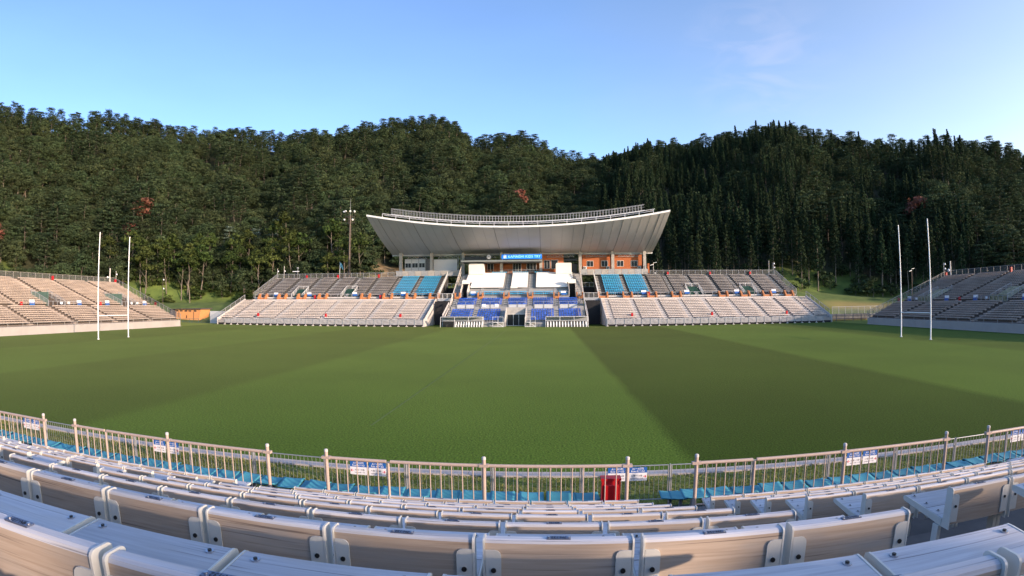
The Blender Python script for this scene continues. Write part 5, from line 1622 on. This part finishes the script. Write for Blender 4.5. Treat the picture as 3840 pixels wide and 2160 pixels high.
dugout(-14.15, -6.0, 'open steel team shelter west of the tunnel'); dugout(6.05, 14.1, 'open steel team shelter east of the tunnel')
dc = MB(); dc.box(-.13, .13, -.05, .35, .42, .5); dc.hexa([(-.13, .30, .5), (.13, .30, .5), (.13, .38, .5), (-.13, .38, .5)], [(-.11, .42, 1.05), (.11, .42, 1.05), (.11, .50, 1.05), (-.11, .50, 1.05)])
dc.box(-.12, .12, -.07, -.05, .05, .45); dc.box(-.05, .05, .1, .2, 0, .42)
dcm = dc.mesh('team_seat', [mat('white_plastic', (0.85, 0.84, 0.80), .5, amt=.03)])
for side, xa, n in (('west', -11.2, 11), ('east', 6.45, 14)):
    for i in range(n):
        o = bpy.data.objects.new('team_seat', dcm); COL.objects.link(o); o.location = (xa + (5.1 if n == 11 else 7.3) * i / (n - 1), 98.6, 0)
        tag(o, 'white bucket seat inside the %s shelter, %s from the west' % (side, ORD[i]), 'seat', 'white seats in the team shelters')
mb = MB()
for i in range(14):
    a = (-13.0 + (i % 7) * .26, 98.5 + (i // 7) * .4); h = rng.uniform(.4, .8)
    mb.tube((a[0], a[1], 0), (a[0] + rng.normal() * .1, a[1], h), .05, 5); mb.beam((a[0] - .15, a[1], h), (a[0] + .15, a[1], h - .12), .05, .08)
tag(mb.build('equipment_pile', M['bolt']), 'jumble of dark equipment stacked inside the west shelter', 'equipment')
# ---------- steel steps beside the tunnel
for x0, lb in ((-4.1, 'steel stair frame west of the tunnel door'), (2.1, 'steel stair frame east of the tunnel door')):
    e = empty('steel_stair', (x0, 99.2, 0), 0, lb, 'stair', 'steel stairs by the tunnel')
    mb = MB()
    for (a, b) in (((0, 0), (0, 1.0)), ((1, 0), (1, 1.55)), ((2, 0), (2, 1.0)), ((2, .9), (0, .9)), ((0, .08), (2, .08))):
        mb.beam((a[0], 0, a[1]), (b[0], 0, b[1]), .08, .08); 
    mb.beam((2, 0, .1), (.6, 0, .95), .09, .09)
    for xx in (0, 1, 2): mb.beam((xx, 0, .9), (xx, 1.3, .9), .06, .06); mb.beam((xx, 0, .9), (xx, 0, 1.95), .05, .05)
    mb.beam((0, 0, 1.95), (2, 0, 1.95), .06, .06)
    mb.build('frame', M['white_metal'], e)
    mb = MB(); mb.box(0, 2, .05, 1.25, .86, .9); mb.build('platform', M['panel_grey'], e)

# ---------- signs on the walkway railings
def block_sign(loc, T, label, both=True):
    u, v, z = loc
    mb = MB()
    W = .55
    fbox(mb, T, u - W, u + W, v - .05, v - .02, z, z + .42, 0)
    if both: fbox(mb, T, u - W + .1, u + W + .1, v - .055, v - .03, z - .45, z, 1)
    tag(mb.build('block_sign', [M['white_sign'], M['blue_sign']]), label, 'sign', 'block signs on the stands')
for x, lb in ((-57.6, 'west of both west stair openings'), (-48.7, 'between the west stair openings'), (-37.2, 'just east of the second west opening'), (-25.6, 'under the first light blue block'),
              (-9.8, 'at the west side of the centre'), (9.9, 'at the east side of the centre'), (27.5, 'under the fourth light blue block'), (37.2, 'just west of the first east opening'), (48.9, 'between the east stair openings'), (58.0, 'near the east end of the main stand')):
    block_sign((x, 112.8, 6.75), FAR, 'block sign, main stand walkway, ' + lb)
for T, sd in ((WEST, 'west'), (EAST, 'east')):
    for u, lb in ((60.0, 'nearest the camera'), (70.65, 'between the netted openings'), (77.85, 'before the second netted opening'), (88.7, 'at the far end')):
        block_sign((u, 77.1, 4.62), T, 'white and blue block sign, %s side stand, %s' % (sd, lb))
    for u, lb in ((66.5, 'beside the first netted opening'), (68.2, 'just past the first netted opening'), (84.8, 'beside the second netted opening'), (86.5, 'just past the second netted opening')):
        mb = MB(); fbox(mb, T, u - .3, u + .3, 77.02, 77.05, 4.35, 4.75); tag(mb.build('notice', M['white_sign']), 'small white notice on the %s side stand, %s' % (sd, lb), 'notice', 'small notices on the side stands')
for x, lb in ((-6.9, 'west'), (-4.2, 'east')):
    mb = MB(); mb.box(x - .4, x + .4, 108.26, 108.29, 3.85, 4.4); tag(mb.build('notice', M['white_sign']), 'white notice on the glazed centre railing, the %sern of two' % lb, 'notice')

# ---------- red boxes about the stands
for (x, y, z), lb in (((-54.9, 124.0, 10.9), 'top of the western upper tier, furthest out'), ((-46.1, 124.0, 10.9), 'top of the western upper tier, by the flagpole'), ((-35.1, 124.0, 10.9), 'top of the western upper tier, nearest the roof'),
                      ((35.6, 124.0, 10.9), 'top of the eastern upper tier, nearest the roof'), ((46.3, 124.0, 10.9), 'top of the eastern upper tier, the middle one'), ((56.8, 124.0, 10.9), 'top of the eastern upper tier, furthest out'),
                      ((-56.1, 102.0, 1.6), 'low in the western pale tier, furthest out'), ((-39.6, 102.0, 1.6), 'low in the western pale tier, the middle one'), ((-23.2, 102.0, 1.6), 'low in the western pale tier, nearest the centre'),
                      ((23.1, 102.0, 1.6), 'low in the eastern pale tier, nearest the centre'), ((39.5, 102.0, 1.6), 'low in the eastern pale tier, the middle one'), ((56.0, 102.0, 1.6), 'low in the eastern pale tier, furthest out'),
                      ((-47.1, 112.5, 5.6), 'western walkway, by an orange wall'), ((-30.9, 112.5, 5.6), 'western walkway, near the blue seats'), ((28.6, 112.5, 5.9), 'eastern walkway, near the blue seats'),
                      ((-92.0, 76.0, 9.1), 'top of the west side stand, middle'), ((-92.0, 94.4, 9.1), 'top corner of the west side stand'), ((-77.3, 58.0, 3.86), 'walkway of the west side stand, nearest'),
                      ((-77.3, 76.3, 3.86), 'walkway of the west side stand, behind the goal posts'), ((-76.9, 92.0, 3.9), 'far walkway corner of the west side stand'),
                      ((92.0, 94.3, 9.1), 'top corner of the east side stand'), ((92.0, 75.9, 9.1), 'top of the east side stand, middle'), ((77.3, 74.8, 3.86), 'walkway of the east side stand, middle'),
                      ((76.9, 92.0, 3.9), 'far walkway corner of the east side stand')):
    small_red((x, y, z), 'red extinguisher box, ' + lb)

# ---------- mast, lamp poles, flag
e = empty('light_mast', (-44.6, 128, 3), 0, 'tall brown steel mast with a ring of floodlights', 'light mast')
mb = MB(); mb.tube((0, 0, 0), (0, 0, 24.5), .32, 10, r1=.22); mb.tube((.35, 0, 0), (.35, 0, 22), .04, 5); mb.build('pole', M['mast'], e)
mb = MB(); mb.tube((0, 0, 24.5), (0, 0, 29.0), .05, 6, r1=.02); mb.build('lightning_rod', M['steel_far'], e)
mb = MB()
for zz in (22.6, 24.2):
    for i in range(10):
        a0 = 6.283 * i / 10; a1 = 6.283 * (i + 1) / 10; mb.tube((1.3 * math.cos(a0), 1.3 * math.sin(a0), zz), (1.3 * math.cos(a1), 1.3 * math.sin(a1), zz), .04, 4)
    for i in range(4): mb.tube((0, 0, zz), (1.3 * math.cos(i * 1.57), 1.3 * math.sin(i * 1.57), zz), .04, 4)
for i in range(8): mb.tube((1.3 * math.cos(i * .785), 1.3 * math.sin(i * .785), 22.6), (1.3 * math.cos(i * .785), 1.3 * math.sin(i * .785), 25.6), .03, 4)
mb.build('lamp_ring', M['mast'], e)
for i, a in enumerate((-2.6, -2.0, -1.2, -.5, -2.3, -.8)):
    zz = 25.6 if i < 4 else 23.4
    mb = MB(); p = Vector((1.55 * math.cos(a), 1.55 * math.sin(a), zz)); mb.tube(p, p + Vector((math.cos(a) * .3, math.sin(a) * .3, -.2)), .2, 8, r1=.26); mb.build('floodlight', M['white_metal'], e)
def pole(x, y, z, h, label, head=None, r=.06, m=None):
    e = empty('lamp_pole', (x, y, z), 0, label, 'pole', 'thin poles on the stands')
    mb = MB(); mb.tube((0, 0, 0), (0, 0, h), r, 6); mb.build('pole', m or M['conc_light'], e)
    if head == 'ball':
        mb = MB()
        for a in range(3):
            mb.tube((.25, 0, h * .75 - .16 + .1 * a), (.25, 0, h * .75 - .06 + .1 * a), (.1, .16, .1)[a] if False else .15, 8)
        mb.beam((0, 0, h * .75), (.25, 0, h * .75), .04, .04); mb.build('lamp_head', M['white_sign'], e)
    if head == 'twin':
        for q, zz in ((.3, h * .92), (.35, h * .62)):
            mb = MB(); mb.tube((q, -.05, zz - .18), (q, -.05, zz + .14), .18, 8, r1=.12); mb.beam((0, 0, zz), (q, 0, zz), .04, .04); mb.build('lamp_head', M['white_sign'], e)
    if head == 'arm':
        mb = MB(); mb.beam((0, 0, h), (.9, 0, h + .15), .09, .09); mb.tube((.35, 0, .5), (.35, 0, .8), .22, 8); mb.beam((-.8, 0, h - .6), (0, 0, h - .35), .2, .15); mb.build('lamp_head', M['white_metal'], e)
    if head == 'dish':
        mb = MB(); mb.tube((-.5, 0, 1.4), (-.75, -.2, 1.7), .28, 10, r1=.14); mb.beam((0, 0, 1.5), (-.5, 0, 1.5), .05, .05); mb.build('dish', M['white_sign'], e)
pole(-63.8, 124.4, 10.9, 2.8, 'short pole with white ball at the west corner of the main stand', 'ball')
pole(-61.9, 124.6, 9.0, 5.4, 'taller plain pole beside the west corner of the main stand', 'ball')
pole(62.3, 124.6, 9.0, 5.6, 'plain tall pole near the east corner of the main stand')
pole(63.4, 124.5, 10.9, 3.2, 'pole with two white lamps at the east corner of the main stand', 'twin', .05)
pole(30.6 + 1.6, 124.5, 10.9, 3.1, 'lamp pole with side arm just east of the roof', 'arm')
pole(-92.3, 92.9, 8.9, 3.6, 'thick pale pole on top of the west side stand', 'dish', .14)
pole(-92.3, 94.9, 8.9, 3.1, 'thin pole with white ball on the west side stand', 'ball', .05)
pole(92.3, 93.2, 8.9, 3.4, 'thick pale pole on top of the east side stand', 'dish', .14)
pole(92.3, 95.3, 8.9, 3.2, 'thin pole with two white lamps on the east side stand', 'twin', .05)
pole(-94.9, 115, 3.5, 8.0, 'dark camera pole with pale lamp cluster by the orange hut', 'twin', .07, M['mast'])
pole(96.6, 112, 0, 11.8, 'dark slim pole with lamp cluster behind the east side stand', 'arm', .08, M['mast'])
e = empty('flagpole', (-45.8, 124.5, 10.9), 0, 'short pole with limp blue flag behind the western upper tier', 'flag')
mb = MB(); mb.tube((0, 0, 0), (0, 0, 4.2), .045, 6); mb.build('pole', M['white_metal'], e)
mb = MB(); mb.add([(.05, 0, 4.1), (.35, .1, 3.9), (.8, -.1, 3.3), (1.0, 0, 2.4), (.75, .1, 2.2), (.5, 0, 2.9), (.1, .05, 2.6), (.02, 0, 3.2)], [(0, 1, 6, 7), (1, 2, 5, 6), (2, 3, 4, 5)], 0, True); mb.build('flag', mat('blue_flag_cloth', (0.12, 0.33, 0.42), .8), e)
e = empty('speaker_board', (-58.4, 124.6, 10.9), 0, 'white horizontal board on a stand behind the western upper tier', 'board')
mb = MB(); mb.beam((-.95, 0, 2.0), (.95, 0, 2.0), .1, .18); mb.build('board', M['white_sign'], e)
mb = MB(); mb.tube((.55, 0, 0), (.55, 0, 2.9), .05, 6); mb.tube((.35, 0, 2.9), (.75, 0, 2.9), .2, 6); mb.build('stand', M['steel_far'], e)

# ---------- orange hut, walls and fences in the two gaps
e = empty('orange_hut', (-83.8, 112, 0), 0, 'orange timber hut with dark flat roof beside the west side stand', 'hut')
mb = MB(); mb.hexa([(-4.0, 0, .0), (4.0 - .4, 0, .0), (4.0 - .4, 4, .0), (-4.0, 4, .0)], [(-4.0, 0, 3.0), (4.3, 0, 3.0), (4.3, 4, 3.0), (-4.0, 4, 3.0)]); mb.build('wall', mat('bright_cedar', (0.70, 0.32, 0.12), .7, amt=.12, scale=1, stretch=(6, 1, 1)), e)
mb = MB(); mb.hexa([(-6.2, -.5, 3.0), (4.7, -.5, 3.05), (4.7, 4.5, 3.05), (-6.2, 4.5, 3.0)], [(-6.2, -.5, 3.12), (4.7, -.5, 3.35), (4.7, 4.5, 3.35), (-6.2, 4.5, 3.12)]); mb.build('roof', mat('dark_roofing', (0.10, 0.08, 0.075), .8), e)
for xx in (-3.3, -2.0, -.4, .9, 2.6): 
    mb = MB(); mb.box(xx - .55, xx + .3, -.03, -.003, 2.45, 2.8); mb.build('vent_slot', M['mast'], e)
for xx in (-2.9, 2.0):
    mb = MB(); mb.box(xx - .06, xx + .06, -.04, -.003, .1, 2.4); mb.build('door_edge', M['mast'], e)
mb = MB(); mb.box(-.45, -.2, -.04, -.003, .8, 1.5); mb.build('door_sign', M['bolt'], e)
mb = MB(); mb.box(-6.2, -4.05, .2, 4, 0, 3.0); mb.build('side_store', mat('dark_grey_sheet', (0.13, 0.12, 0.13), .8), e)
mb = MB(); mb.box(-70.65, -66.1, 104, 104.2, 0, 2.8); tag(mb.build('grey_screen_wall', M['panel_grey']), 'plain grey wall between the hut and the main stand', 'wall')
def simple_fence(name, T, pts, h, gap, m, label, infill=False, bars=None, extra=None):
    e = empty(name, (0, 0, 0), 0, label, 'fence'); o = fence_parts(e, T, pts, h, gap, m, infill, 'posts_and_rails', bars)
    if extra: extra(e)
    return e
teal = mat('teal_painted_rail', (0.07, 0.14, 0.14), .6, amt=.1)
simple_fence('low_rail', FAR, [(-80.5, 105, 0), (-66.3, 105, 0)], .95, 2.8, teal, 'low teal rail in front of the orange hut')
simple_fence('low_rail', FAR, [(-80.5, 106, 0), (-66.3, 106, 0)], .55, 2.8, teal, 'second lower teal rail just behind the first')
simple_fence('bar_fence', FAR, [(71.7, 110, 1.1), (86, 110, 1.1)], 1.9, 1.75, M['steel_far'], 'grey bar fence in front of the yellow grass', False, .2)
mb = MB()
for zz in (1.45, 1.15, .5): mb.box(66.2, 77.2, 103, 103.1, zz, zz + .1)
for xx in np.arange(66.4, 77.2, 2.15): mb.box(xx, xx + .1, 103.0, 103.1, 0, 1.6)
tag(mb.build('dark_rail', mat('dark_blue_rail', (0.08, 0.10, 0.14), .6)), 'dark rail frame at the foot of the east gap', 'fence')
mb = MB()
for zz in (.1, .35): mb.box(66.2, 77.4, 104.4, 104.55, zz, zz + .12)
tag(mb.build('red_kerb_rail', mat('dull_red_plank', (0.26, 0.075, 0.05), .8)), 'dull red planks laid low behind the dark rail', 'planks')
mb = MB(); mb.box(68, 90, 111.5, 112, 0, 1.15); tag(mb.build('bank_wall', M['conc_dark']), 'low grey wall under the bar fence', 'wall')
